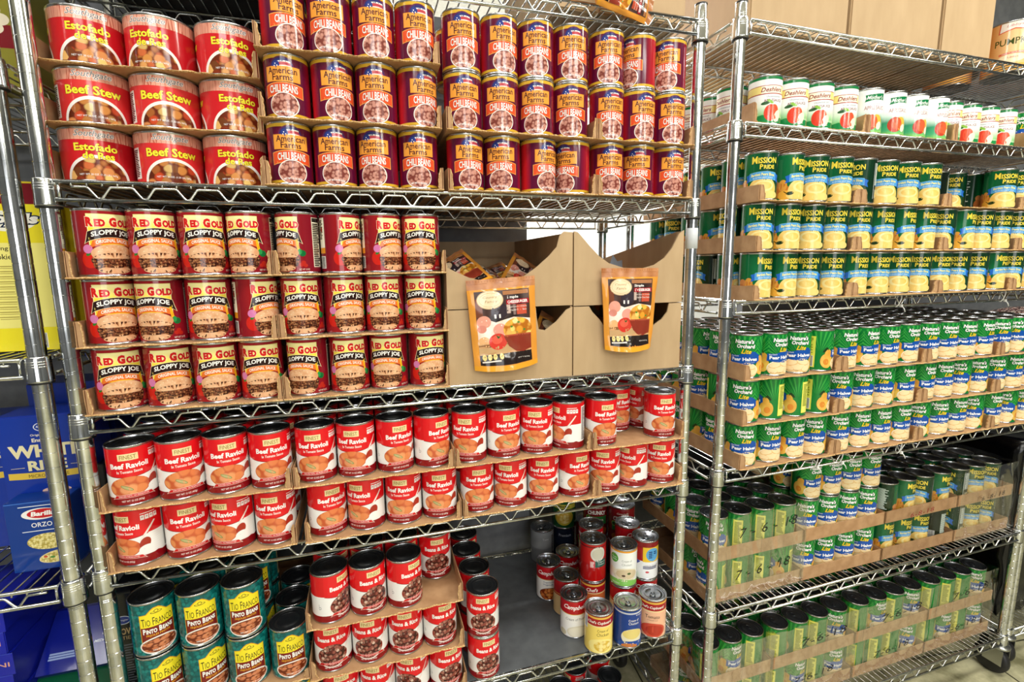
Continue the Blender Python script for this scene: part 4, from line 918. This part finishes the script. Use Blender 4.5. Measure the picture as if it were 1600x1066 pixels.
carton(.6175, .8815, zc+.1515, .148, .40, [(.6175, .0036), (.8815, .0036), (.8815, .150), (.862, .151), (.852, .142), (.846, .120), (.828, .101), (.800, .078), (.772, .060), (.745, .053), (.70, .052), (.664, .060), (.638, .072), (.6175, .082)], 'kraft carton at upper left with scooped-out front full of pouches', 2, left=.086, right=.15, backh=.150)
carton(.8845, 1.1480, zc, .148, .40, [(.8845, .0036), (1.148, .0036), (1.148, .1475), (1.116, .1475), (1.112, .128), (1.098, .112), (1.078, .100), (1.055, .088), (.99, .085), (.962, .095), (.945, .118), (.928, .135), (.920, .1475), (.8845, .1475)], 'kraft carton at lower right with a bowl-shaped opening', 3)
carton(.8845, 1.1480, zc+.1495, .150, .40, [(.8845, .0036), (1.148, .0036), (1.148, .158), (1.136, .150), (1.118, .118), (1.100, .098), (1.075, .083), (1.045, .076), (1.0, .078), (.965, .088), (.942, .103), (.920, .124), (.903, .142), (.893, .152), (.8845, .154)], 'kraft carton at upper right with scooped-out front', 4, left=.152, right=.156, backh=.100)
FOIL_O = P('#d98a2c', .28); 
def pouch_art(sim=False):
    a = Art(); W, H = 146, 184
    a.rect(-W/2, W/2, 0, H, '#e0963a'); a.rect(-W/2, W/2, H-20, H, mottled('pouch_header', '#a8683c', '#c98a58', 3, .3, coord='UV')); a.rect(-W/2, W/2, 0, 10, '#e8a02c')
    p0, p1, q0, q1 = -60, 58, 12, 160
    a.rect(p0, p1, q0, q1, mottled('kitchen_backdrop', '#1c1416', '#5c3c34', 2.2, .3, coord='UV', lo=.4, hi=.7))
    a.rect(p0, -46, 108, 145, '#7a4430'); a.ell(-10, 118, 19, 16, '#3a3038', 24); a.rect(6, 14, 112, 134, '#c8b0a4'); a.rect(20, 26, 108, 138, '#86706c'); a.rect(-22, -18, 104, 112, '#f0e8e4'); a.rect(-12, -8, 104, 112, '#f0e8e4'); a.rect(0, 56, 150, 158, '#b07850'); a.rect(28, 50, 108, 128, '#c8543c')
    a.poly([(p0, 60), (p0, 96), (-40, 104), (-20, 96), (20, 104), (p1, 98), (p1, 48), (p0, 42)], mottled('bright_table', '#f0cdb8', '#fdf3ea', 3, .3, coord='UV'))
    a.ell(-45, 98, 15, 13, '#e8a08c', 24); a.ell(-50, 84, 10, 8, '#d98a7a', 20); a.ell(-48, 56, 14, 12, '#eab27c', 22)
    a.rect(p0, p1, 30, 52, food('table_planks', ['#c89060', '#d8a878', '#b07c50'], '#8a5c38', 5, .05, (.15, 1.6, 1))); a.rect(p0, p1, q0, 32, '#241a18'); a.poly([(p0, 44), (p0, 30), (0, 30), (20, 38), (0, 48)], '#caa274')
    a.ell(-12, 80, 15, 13, '#eaa090', 24); a.ell(-18, 56, 20, 17, '#d83c30', 30); a.ell(-20, 60, 12, 9, '#e6604c', 20); a.poly([(-22, 70), (-15, 66), (-10, 71), (-14, 63), (-18, 62)], '#2c5c2c')
    a.ell(28, 78, 33, 24, food('pasta_shells', ['#f2b83c', '#f8d878', '#e89c2c', '#fbe6a0'], '#b86c1c', 8, .12), 36, v0=64); a.poly([(-6, 68), (p1, 68), (p1, 36), (40, 30), (22, 32), (6, 44)], '#8c3424'); a.poly([(-6, 68), (p1, 68), (p1, 65), (-4, 65)], '#b8563c')
    for x, y in ((14, 84), (30, 92), (42, 76), (24, 72)): a.ell(x, y, 3, 2, '#4c8a34', 8)
    a.ell(-28, 142, 28, 19, '#d8b890', 36); a.ell(-28, 142, 26, 17, '#f3dcb8', 36); a.ell(-28, 142, 23.5, 14.5, '#c8a070', 36); a.ell(-28, 142, 22.8, 13.8, '#f3dcb8', 36)
    a.txt('Country', -28, 147, 6, '#a88a60', w=30, shear=.3); a.txt('Family', -26, 138, 7, '#a88a60', w=26, shear=.3)
    a.txt('Simple', 20, 144, 7, '#fbf6f2', w=26, bold=.03); a.rect(6, p1-2, 130, 139.5, '#a8202c'); a.txt('CHEESEBURGER', 31, 134.8, 6.2, '#fdf6f2', w=44, bold=.03)
    a.txt('Shell Pasta in a Creamy', 31, 124, 3.6, '#f2e8e0', w=40); a.txt('Cheddar Cheese Sauce', 32, 118, 3.6, '#f2e8e0', w=36)
    for i in range(4): a.ell(-50+i*11.5+(3 if i == 3 else 0), 25, 4.9, 6.5, '#f2d68c', 8); a.txt(('170', '3.5', '720', '2')[i], -50+i*11.5+(3 if i == 3 else 0), 26, 3.4, '#3c2c1c', w=5)
    a.lines(-34, 16, 44, 4, 1, '#e8dcd0'); a.txt('NET WT 5 OZ (141g)', 38, 18, 3.2, '#f0e8e0', w=28)
    for i in range(24): a.rect(-W/2+2+6*i, -W/2+2.6+6*i, H-6, H-1, '#8c5430')
    a.rect(-W/2, W/2, H-9, H-8.2, '#9c6038')
    return a
PA = pouch_art()
def pouch_mesh(seed, bulge=9, foot=10, bend=0, taper=.0):
    rnd = random.Random(seed); ph = [rnd.uniform(0, 6) for _ in range(6)]; W, H = 146, 184
    def prof(u, v):
        s = max(0, 1-(2*u/W)**2); t = v/H; e = min(1, (1-t)/.14); return bulge*(s**.6)*(math.sin(PI*min(1, t*.9+.1))**.5)*e+foot*max(0, .18-t)/.18*s
    def wr(u, v): return 1.1*math.sin(u/9+ph[0]+v/31)*math.sin(v/13+ph[1])+.7*math.sin(u/5-v/17+ph[2])
    def mp(u, v, l):
        k = 1-taper*(1-v/H); y = -(prof(u, v)+wr(u, v)*.9+l)-bend*((v/H)**2)
        return (u*k/1000, y/1000, v/1000-(0.0 if v > 12 else (1-(2*u/W)**2)*.006))
    me = PA.build('front_print', mp, [-73+146*i/28 for i in range(1, 28)], [184*i/32 for i in range(1, 32)], .05)
    bm = bmesh.new(); n, m_ = 20, 24; G = []
    for i in range(n+1):
        G.append([bm.verts.new(Vector(mp(-73+146*i/n, 184*j/m_, -.3))) for j in range(m_+1)])
    Bk = [[bm.verts.new((G[i][j].co.x, (prof(-73+146*i/n, 184*j/m_)*.45+wr(-73+146*i/n, 184*j/m_)*.0+1.2-bend*(j/m_)**2)/1000, G[i][j].co.z)) for j in range(m_+1)] for i in range(n+1)]
    for i in range(n):
        for j in range(m_):
            bm.faces.new((G[i][j], G[i+1][j], G[i+1][j+1], G[i][j+1])).smooth = True; bm.faces.new((Bk[i][j], Bk[i][j+1], Bk[i+1][j+1], Bk[i+1][j])).smooth = True
    for i in range(n):
        for j in (0, m_): bm.faces.new((G[i][j], G[i+1][j], Bk[i+1][j], Bk[i][j]))
    for j in range(m_):
        for i in (0, n): bm.faces.new((G[i][j], G[i][j+1], Bk[i][j+1], Bk[i][j]))
    return me, tomesh(bm, 'pouch_body', [FOIL_O])
def pouch(loc, rot, label, seed, sc=(1, 1, 1), **kw):
    fr, bd = pouch_mesh(seed, **kw)
    o = thing('pasta_pouch', label, 'food pouch', loc, 0, 'cheeseburger pasta pouches'); o.rotation_euler = rot; o.scale = sc
    ob('pouch_body', bd, o); ob('front_print', fr, o); return o
pouch((.7330, -.0235, 1.060), (.0, math.radians(-3.2), .02), 'large orange cheeseburger pasta pouch hanging on the left cartons', 5, sc=(.97, 1, .97), taper=.06)
pouch((1.0085, -.0240, 1.081), (.0, math.radians(.5), .03), 'orange cheeseburger pasta pouch hanging on the right cartons', 6, sc=(.95, 1, .94), taper=.18, foot=14)
pouch((.925, -.030, 1.800), (math.radians(-8), math.radians(97), 0), 'orange pasta pouch lying over the front edge of the top shelf', 8, sc=(.62, 1, .72))
for i, (x, y, z, rx, ry, rz_, s) in enumerate([(.745, .075, 1.205, -60, 24, 20, .72), (.69, .05, 1.215, -50, -30, 10, .62), (.79, .09, 1.205, -48, 34, -12, .62), (.72, .19, 1.215, -55, 12, 30, .7), (.81, .23, 1.205, -60, -20, 5, .62),
                                         (.97, .08, 1.190, -66, 60, 0, .55), (1.00, .17, 1.185, -64, 14, 12, .6), (1.05, .24, 1.185, -64, -12, 0, .6)]):
    pouch((x, y, z), (math.radians(rx), math.radians(ry), math.radians(rz_)), 'crumpled orange pasta pouch inside the upper %s carton, %s of its pile' % ('left' if i < 5 else 'right', ORD[i if i < 5 else i-5]), 20+i, sc=(s, 1, s))
for i, (x, y, z, rx, ry, rz_, s) in enumerate([(.835, .05, 1.045, -20, 30, 0, .62), (.955, .03, 1.045, -14, 22, 20, .6), (1.090, .035, 1.045, -14, -28, -10, .62), (.80, .12, 1.045, -20, 10, 0, .65)]):
    pouch((x, y, z), (math.radians(rx), math.radians(ry), math.radians(rz_)), 'orange pasta pouch seen through the notch of the lower %s carton, %s' % ('left' if i in (0, 3) else 'right', ('front one', 'left one', 'right one', 'rear one')[i]), 40+i, sc=(s, 1, s))
bm = bmesh.new(); panel(bm, [(0, 0), (.062, .0), (.060, .052), (.040, .050), (.022, .066), (.012, .048), (0, .046)], 'y', 0, .0008)
o = ob('grey_card', tomesh(bm, 'grey_card', [P('#6c7078', .5)]), None, (.985, .030, zc+.1495+.040), (0, math.radians(-3), .5)); tag(o, 'crumpled grey card sticking up in the upper right carton', 'card')

# ------------------------------------------------------------------ big cartons on the top shelves
def bigbox(x0, x1, y0, y1, z, h, label, frame=None, seam=True):
    t = thing('cardboard_box', label, 'cardboard box', ((x0+x1)/2, (y0+y1)/2, z), BR if frame else 0, 'large cartons on the top shelves')
    w_, d = (x1-x0)/2, (y1-y0)/2
    ob('box_body', bevelbox(-w_, w_, -d, d, 0, h, .003, 'box_body', [CARTON]), t)
    bm = bmesh.new(); box(bm, -.025, .025, -d-.0004, d+.0004, h-.05, h+.0004); ob('packing_tape', tomesh(bm, 'packing_tape', [P('#b8935c', .3)]), t)
    return t
bigbox(.862, 1.155, .022, .40, ZA[0]+T0, .32, 'tan carton on the middle rack top, behind the orange pouch')
b0 = ZB[0]+T0
bigbox(1.318, 1.606, .024, .40, b0, .33, 'tan carton at the left end of the right rack top', 1)
bigbox(1.612, 1.916, .026, .40, b0, .33, 'tan carton in the middle of the right rack top', 1)
bigbox(1.926, 2.118, .030, .40, b0, .33, 'narrow tan carton beside the orange pumpkin cans', 1)
x, y = 2.180, .075
can('pumpkin', 2.272, .075, b0, facing(2.272, .075, .1), 'big orange pumpkin can at the top right corner', 'pumpkin cans'); can('pumpkin', 2.222, .200, b0, facing(2.222, .2, .3), 'big orange pumpkin can half hidden by the narrow carton', 'pumpkin cans')
bm = bmesh.new(); bmesh.ops.create_icosphere(bm, subdivisions=4, radius=.06)
for v in bm.verts:
    c = v.co; k = 1+.22*math.sin(c.x*70+c.z*50)*math.sin(c.y*60+1)+.12*math.sin(c.z*150); v.co = Vector((c.x*1.1*k, c.y*k, max(-.055, c.z*1.15*k)+.055))
    if v.co.z > .09: v.co.x = v.co.x*.6+.01
tag(ob('black_bag', tomesh(bm, 'black_bag', [P('#0d0e12', .45)], True), None, (2.36, .27, b0+.055)), 'black cloth bundle on the right rack top behind the pumpkin cans', 'bag')
# dark storage tote on the left of the middle rack top (seen from below through the wires)
bm = bmesh.new(); box(bm, .04, .52, .03, .42, 0, .22); bmesh.ops.bevel(bm, geom=bm.edges[:], offset=.01, segments=2, affect='EDGES')
tag(ob('storage_tote', tomesh(bm, 'storage_tote', [P('#1c1c20', .5)]), None, (0, 0, ZA[0]+T0)), 'black storage tote seen through the wires of the middle rack top', 'tote')
a = Art(); a.rect(-30, 30, 0, 46, '#d8282c'); a.lines(0, 24, 44, 30, 4, '#f6e0dc')
bm = bmesh.new(); box(bm, -.031, .031, .0002, .05, 0, .047); o = ob('red_carton', tomesh(bm, 'red_carton', [P('#cfcac6', .5)]), None, (.655, .30, ZA[0]+T0)); tag(o, 'small red-fronted carton on the middle rack top', 'carton'); ob('front_print', on_plane(a, 'front_print'), o)

# ------------------------------------------------------------------ left rack contents
def printed_box(name, label, cat, x0, x1, y0, y1, z0, z1, body, art, group=None, rz=0, tilt=0, side=None):
    t = thing(name, label, cat, ((x0+x1)/2, y0, z0), rz, group); t.rotation_euler = (0, tilt, rz)
    w_ = (x1-x0)/2
    ob('box_body', bevelbox(-w_, w_, 0, y1-y0, 0, z1-z0, .0012, 'box_body', [P(body, .3) if isinstance(body, str) else body]), t)
    if art: ob('front_print', on_plane(art, 'front_print', -.0002), t)
    return t
def cookie_art(w, h):
    a = Art(); a.rect(-w/2, w/2, 0, h, '#f2e22c'); a.rect(-w/2, w/2, h-34, h, '#7a1420'); a.txt('Kitchen', -w/2+24, h-22, 12, '#fbf3e8', w=38, shear=.3)
    a.ell(-4, h-62, 40, 17, '#f6f3e4', 30); a.txt('Royals', 0, h-60, 22, '#f7f4ec', w=78, shear=.25, bold=.05, out='#23304c', ob=.09)
    a.rect(-w/2+2, w/2-2, 40, h-98, '#f6ec86'); a.txt('Rolling in', -18, h-108, 9, '#2a2a20', w=42, bold=.01); a.txt('Cookies', -20, h-121, 9, '#2a2a20', w=38, bold=.01)
    for i in range(11): a.rect(-38, 8-(i % 3)*8, h-138-i*8.6, h-136.4-i*8.6, '#a89a48'); a.rect(-34, 0, h-141-i*8.6, h-140-i*8.6, '#a89a48')
    a.bars(22, 17, 9, 24, 8, 3)
    return a
zs = ZC[1]+T0
for i, (x0, y0) in enumerate(((-.1455, .085), (-.245, .085), (-.345, .087))):
    printed_box('baking_box', 'tall yellow baking mix box on the left rack, %s' % ('nearest the posts', 'cut by the picture edge', 'farther left')[i], 'box', x0, x0+.095, y0, y0+.06, zs, zs+.285, '#e6cf22', cookie_art(93, 282), 'yellow baking mix boxes')
for i in range(2): printed_box('baking_box', 'yellow baking mix box in the %s row behind the left posts' % ('second', 'third')[i], 'box', -.150, -.045, .160+.07*i, .22+.07*i, zs, zs+.255, '#d8bf1c', None, 'yellow baking mix boxes')
a = Art(); a.rect(-52, 52, 0, 150, '#8a8430'); a.rect(-52, 52, 60, 96, '#7c1422'); 
for x_, y_, r_ in ((0, 118, 14), (12, 104, 12), (-14, 106, 12), (4, 90, 11)): a.ell(x_, y_, r_, r_*.8, '#e8dcc4', 18)
zs2 = ZC[0]+T0
for i, x0 in enumerate((-.150, -.262)): printed_box('snack_box', 'olive and maroon snack box at the top left, %s' % ('seen between the posts', 'left of the posts')[i], 'box', x0, x0+.104, .12, .19, zs2, zs2+.2, '#8a8430', a, 'snack boxes')
def rice_art(w, h):
    a = Art(); a.rect(-w/2, w/2, 0, h, '#1638a0'); a.ell(0, h-18, 13, 8, '#e8eef8', 24); a.ell(0, h-18, 11.5, 6.8, '#1c3c9c', 24); a.txt('Kroger', 0, h-18, 5, '#f4f6fa', w=17, shear=.3, bold=.02)
    a.txt('Original Instant', 0, h-33, 5, '#f2ecd4', w=38, bold=.01); a.txt('Enriched', 0, h-42, 7, '#f2ecd4', w=36, bold=.03); a.txt('WHITE', 0, h-62, 24, '#f0e6b8', w=108, bold=.04); a.txt('RICE', 0, h-89, 19, '#f0e6b8', w=58, bold=.04)
    a.rect(-54, -34, h-92, h-91.2, '#e8dca8'); a.rect(34, 54, h-92, h-91.2, '#e8dca8'); a.band(0, h-108, w-12, 12, '#e9c64c', -.0006); a.txt('MICROWAVABLE', 0, h-108.5, 6, '#4a3c14', w=60, k=-.0006); a.ell(8, h-138, 22, 6, '#f0c8b4', 24)
    return a
zs = ZC[2]+T0
printed_box('rice_box', 'blue white rice box with cream lettering on the left rack', 'box', -.168, -.036, .090, .17, zs, zs+.270, '#1434a0', rice_art(130, 266), 'blue rice boxes')
printed_box('rice_box', 'taller blue rice box behind the front one', 'box', -.176, -.040, .20, .29, zs, zs+.305, '#0f2c8a', None, 'blue rice boxes')
for i in range(3): printed_box('rice_box', 'blue rice box left of the front one, %s' % ORD[i], 'box', -.320-.14*i, -.190-.14*i, .16, .24, zs, zs+.255, '#12308c', rice_art(128, 250), 'blue rice boxes')
def orzo_art(w, h):
    a = Art(); a.rect(-w/2, w/2, 0, h, '#0f3a8c'); a.rect(-w/2, w/2, h-2, h, '#3c6cc0'); a.lines(4, h-8, 60, 2, 1, '#dfe6f2')
    a.ell(4, h-23, 27, 10.5, '#f5f2ef', 34); a.ell(8, h-22.5, 23, 8.5, '#c81c28', 34); a.txt('Barilla', 8, h-22.5, 8.5, '#fbf8f5', w=34, bold=.04, shear=.15)
    a.txt('ORZO', 4, h-43, 8.5, '#f2f2f0', w=30, bold=.01); a.lines(6, h-54, 62, 2, 1, '#dfe6f2'); a.ell(10, h-75, 31, 15, ORZO, 36); a.ell(20, h-105, 28, 11, '#e9d79c', 30, rot=.15); a.ell(20, h-105, 26, 10, ORZO, 30, rot=.15)
    a.ell(12, h-106, 4, 2, '#4c8a3c', 10); a.ell(26, h-102, 4, 2.6, '#d0502c', 10); a.ell(2, h-104, 3, 2, '#d0502c', 10)
    return a
printed_box('pasta_box', 'blue orzo pasta box with red oval badge in front of the rice', 'box', -.150, -.058, .045, .088, zs, zs+.128, '#0f3a8c', orzo_art(90, 127), None, tilt=.0)
printed_box('pasta_box', 'dark barcode-sided pasta box between the two left posts', 'box', -.0345, -.0215, .095, .26, zs+.0, zs+.165, '#1a1a20', None)
# macaroni boxes lying end-on and green shells box lower left
zs = ZC[3]+T0
def end_art(s, w, h, col='#1420a8'):
    a = Art(); a.rect(-w/2, w/2, 0, h, col); a.txt(s, 24, h*.5, 9, '#e8a890', w=w*.62, bold=.01); a.rect(-w/2, w/2, h-1.2, h, '#3a4cc8'); return a
for i in range(8):
    printed_box('macaroni_box', 'royal blue macaroni box lying flat, %s from the top of its stack' % ORD[7-i], 'box', -.345+.006*(i % 3), -.182+.003*(i % 2), .05, .22, zs+.0425*i, zs+.0425*i+.0422, '#1420a0', end_art('MACARONI', 160, 42), 'stacked macaroni boxes')
def tilted_box(name, label, cat, loc, rot, dims, body, art, group=None):
    t = thing(name, label, cat, loc, 0, group); t.rotation_euler = rot
    ob('box_body', bevelbox(-dims[0]/2, dims[0]/2, 0, dims[1], 0, dims[2], .0015, 'box_body', [P(body, .3)]), t)
    if art: ob('front_print', on_plane(art, 'front_print', -.0002), t)
    return t
a = Art(); a.rect(-73, 73, 0, 120, '#14208a'); a.rect(-73, 73, 116, 120, '#0c1464'); a.lines(-30, 30, 60, 14, 3, '#9cb0dc'); a.ell(38, 58, 17, 7, '#f4f0f0', 24); a.ell(40, 58, 14, 5.6, '#c8202c', 24); a.txt('Barilla', 40, 58, 5, '#ffffff', w=20, bold=.03); a.txt('MEDIUM SHELLS', 36, 45, 5, '#e6ecf6', w=50, bold=.02, shear=.2); a.txt('PASTA', 44, 37, 3.4, '#e6ecf6', w=16)
tilted_box('pasta_box', 'blue medium shells pasta box leaning back above the green box', 'box', (-.105, .095, zs+.165), (math.radians(-52), 0, 0), (.146, .045, .122), '#0e1768', a)
a = Art(); a.rect(-73, 73, 0, 110, ramp_print('shells_green', 1, [(0, '#3fae4c'), (30, '#1f8a48'), (60, '#0c5a38'), (110, '#0a4a30')])); a.poly([(-72, 10), (-68, 32), (-4, 44), (5, 36), (0, 22)], '#f2efe4'); a.poly([(-69, 12), (-66, 30), (-6, 41.5), (2, 35), (-2, 24)], '#e05a2c'); a.txt('Creamette', -34, 27, 11, '#fbf3e8', w=58, shear=.2, bold=.03, rot=.17)
a.txt('Medium Shells', 37, 40, 8, '#d6ea4c', w=62, shear=.2, bold=.03, rot=.17); a.lines(30, 20, 74, 4, 1, '#a8d89c'); a.lines(-10, 66, 60, 6, 2, '#c8e2cc')
tilted_box('pasta_box', 'green medium shells pasta box with orange banner, lower left corner', 'box', (-.105, .025, zs+.105), (math.radians(-58), 0, 0), (.146, .045, .112), '#0a4a30', a)
for q, (yy, zz, cl) in enumerate(((.07, 0, '#0a3c2c'), (.16, 0, '#141c70'), (.16, .075, '#10165c'))):
    tilted_box('pasta_box', ('dark green', 'navy blue', 'deep blue')[q]+' pasta box supporting the leaning boxes', 'box', (-.105, yy, zs+zz), (0, 0, 0), (.146, .08, .073 if q else .085), cl, None)
a = Art(); a.rect(-17, 17, 0, 250, '#101418'); a.ell(0, 196, 14, 9, '#e8eef8', 24); a.ell(0, 196, 12.5, 7.8, '#1c3488', 24); a.txt('Kroger', 0, 196, 5, '#e8eef8', w=19, shear=.3); a.txt('BOW', 2, 172, 14, '#b89c6c', w=28, bold=.03); a.txt('TIE', 2, 158, 7, '#b89c6c', w=14); a.lines(0, 90, 28, 110, 20, '#5c6068', .25)
t = thing('pasta_box', 'black and blue bow tie pasta box seen between the two left posts', 'box', (-.0215, .085, zs+.06), 0); ob('box_body', bevelbox(-.019, .019, 0, .16, -.06, .255, .0015, 'box_body', [P('#11151c', .35)]), t); ob('front_print', on_plane(a, 'front_print', -.0002), t)

# ------------------------------------------------------------------ right end of shelf five and beyond
a = Art(); a.rect(-50, 50, 0, 200, '#241878'); a.rect(18, 46, 110, 186, '#b07cc8'); a.ell(32, 160, 12, 12, '#e8e0f0', 24); a.ell(32, 160, 9, 9, '#7c5ca8', 20); a.ell(32, 160, 5, 5, '#e8e0f0', 14); a.lines(20, 70, 40, 34, 4, '#b4a4dc')
def nextx(lx, ly): return BW(WB+.075+lx, .045+ly)
x, y = BW(1.165, .352); t = thing('cereal_box', 'dark purple box with lilac panel behind the right bartlett pack', 'box', (x, y, ZB[4]+T0), BR+.1); ob('box_body', bevelbox(-.05, .05, 0, .07, 0, .25, .002, 'box_body', [P('#1c1260', .3)]), t); ob('front_print', on_plane(a, 'front_print', -.0002), t)
for i in range(3):
    x, y = nextx(.12+.14*i, .05); t = thing('cereal_box', 'dark blue box on the farthest rack, %s from its post' % ORD[i], 'box', (x, y, .76+T0), BR); ob('box_body', bevelbox(-.06, .06, 0, .18, 0, .24, .002, 'box_body', [P('#14185c', .3)]), t)
SPECK = food('dry_beans', ['#8c4a4c', '#d8c8bc', '#5c2c38', '#b88c84', '#f0e6dc'], '#2c1418', 90, .12)
bm = bmesh.new(); bmesh.ops.create_icosphere(bm, subdivisions=4, radius=1); uvl = bm.loops.layers.uv.new('UVMap')
for v in bm.verts: c = v.co; v.co = Vector((c.x*.20*(1+.06*math.sin(c.y*9)), c.y*.13, max(-.02, .055*c.z*(1+.15*math.sin(c.x*7+c.y*5)))+.02))
for f in bm.faces:
    for lp in f.loops: lp[uvl].uv = (lp.vert.co.x*2, lp.vert.co.y*2)
x, y = BW(1.10, .30); x, y = BW(WB+.34, .22)
tag(ob('bean_sack', tomesh(bm, 'bean_sack', [SPECK], True), None, (x, y, .76+.245), (0, 0, BR)), 'clear sack of speckled red beans at the right edge, on dark blue boxes', 'sack')
bm = bmesh.new(); box(bm, 0, .60, 0, .36, 0, .66); bmesh.ops.subdivide_edges(bm, edges=bm.edges[:], cuts=14, use_grid_fill=True)
for v in bm.verts:
    c = v.co; v.co = c+Vector((.008*math.sin(c.z*40+c.y*30), .008*math.sin(c.z*33+c.x*40), .006*math.sin(c.x*30+c.y*20))); v.co.z = max(0, v.co.z)
x, y = BW(WB+.115, .075); tag(ob('black_plastic_bundle', tomesh(bm, 'black_plastic_bundle', [P('#08080a', .22)], True), None, (x, y, -.03+T0), (0, 0, BR)), 'bulk goods wrapped in black plastic beyond the right rack', 'bundle')
# zip ties on the right rack
def ziptie(lx, z, i):
    bm = bmesh.new(); tube(bm, [(.007*math.cos(a_)*1.0, .006*math.sin(a_), -.014+.017*math.cos(a_*1)) for a_ in [2*PI*k/16 for k in range(17)]], .0013, 6, False)
    tube(bm, [(.004, -.006, -.026), (.010, -.010, -.036), (.013, -.011, -.044)], .0012, 5); box(bm, .0, .006, -.009, -.004, -.031, -.024)
    x, y = BW(lx, -.013); tag(ob('zip_tie', tomesh(bm, 'zip_tie', [WHITE]), None, (x, y, z)), 'white plastic zip tie on the right rack, %s' % i, 'zip tie', 'white zip ties')
for lx, z, i in ((.545, ZB[2], 'left one under the dark green cans'), (.965, ZB[2], 'right one under the dark green cans'), (.300, ZB[3], 'leftmost one under the bright green cans'), (.387, ZB[3], 'second one under the bright green cans'), (.607, ZB[3], 'third one under the bright green cans')): ziptie(lx, z, i)
# clear tape wound on the middle rack's right post
bm = bmesh.new(); lathe(bm, [(.0129, 1.295), (.0133, 1.2952), (.0133, 1.3395), (.0129, 1.34)], 28); tag(ob('clear_tape', tomesh(bm, 'clear_tape', [P('#d4d8dc', .35)]), None, (WA, 0, 0)), 'band of clear tape wound round the post right of the cartons', 'tape')

# ------------------------------------------------------------------ room shell
def struct(name, x0, x1, y0, y1, z0, z1, m):
    bm = bmesh.new(); box(bm, x0, x1, y0, y1, z0, z1); o = ob(name, tomesh(bm, name, [m])); o['kind'] = 'structure'; return o
def floor_mat():
    m, n, l, b = newmat('vinyl_floor')
    tc = n.new('ShaderNodeTexCoord'); mp = n.new('ShaderNodeMapping'); mp.inputs['Rotation'].default_value = (0, 0, .12)
    br = n.new('ShaderNodeTexBrick'); br.inputs['Scale'].default_value = 1; br.offset = 0; br.inputs['Brick Width'].default_value = .42; br.inputs['Row Height'].default_value = .42; br.inputs['Mortar Size'].default_value = .003
    nz = n.new('ShaderNodeTexNoise'); nz.inputs['Scale'].default_value = 9; nz.inputs['Detail'].default_value = 8; nz.inputs['Roughness'].default_value = .65
    r = n.new('ShaderNodeValToRGB'); r.color_ramp.elements[0].color = lin('#7d7a5a'); r.color_ramp.elements[1].color = lin('#c9c4a0'); r.color_ramp.elements[0].position = .36; r.color_ramp.elements[1].position = .62
    l.new(tc.outputs['Object'], mp.inputs[0]); l.new(mp.outputs[0], br.inputs['Vector']); l.new(tc.outputs['Object'], nz.inputs['Vector']); l.new(nz.outputs[0], r.inputs[0])
    l.new(r.outputs[0], br.inputs['Color1']); l.new(r.outputs[0], br.inputs['Color2']); br.inputs['Mortar'].default_value = lin('#3a3828'); l.new(br.outputs[0], b.inputs['Base Color']); b.inputs['Roughness'].default_value = .4; return m
WALLW = mottled('white_wall', '#e4e4e0', '#efefec', 4, .8); GREYW = mottled('grey_wall', '#5c5e62', '#686a6e', 30, .8, .1); CEILM = mottled('ceiling_tile', '#e6e5e0', '#f0efea', 60, .9)
GREYM = mottled('painted_grey_wall', '#6a6c70', '#76787c', 6, .8)
X0, X1, Y0, Y1 = -2.6, 4.6, -7.0, 2.6
struct('floor', X0, X1, Y0, Y1, FLOOR-.05, FLOOR, floor_mat())
struct('ceiling', X0, X1, Y0, Y1, CEIL, CEIL+.05, CEILM)
struct('wall_back', X0, X1, Y1, Y1+.05, FLOOR, CEIL, WALLW)
struct('wall_left', X0-.05, X0, Y0, Y1, FLOOR, CEIL, GREYM)
struct('wall_right', X1, X1+.05, Y0, Y1, FLOOR, CEIL, GREYW)
struct('wall_front', X0, X1, Y0-.05, Y0, FLOOR, CEIL, GREYM)
struct('wall_partition_left', X0, .945, .475, .535, FLOOR, 1.93, GREYW)
struct('added_low_screen', .945, 1.80, .530, .59, FLOOR, 1.03, GREYW)  # added to shut off the bright back room behind the soup cans
struct('wall_partition_right', 1.80, X1, .53, .59, FLOOR, CEIL, GREYW)
for i, (lx, ly, e) in enumerate(LAMPS):
    t = thing('ceiling_light', 'rectangular ceiling light panel above the %s, out of the picture' % ('aisle left', 'aisle middle', 'aisle right', 'camera left', 'camera right', 'far left', 'far right', 'far end', 'room beyond')[i], 'ceiling light', (lx, ly, CEIL-.001), 0, 'ceiling lights'); t['kind'] = 'structure'
    bm = bmesh.new()
    for a_ in ((-.62, .62, -.20, -.17), (-.62, .62, .17, .20), (-.62, -.59, -.17, .17), (.59, .62, -.17, .17)): box(bm, a_[0], a_[1], a_[2], a_[3], -.06, 0)
    ob('light_frame', tomesh(bm, 'light_frame', [WHITE]), t)
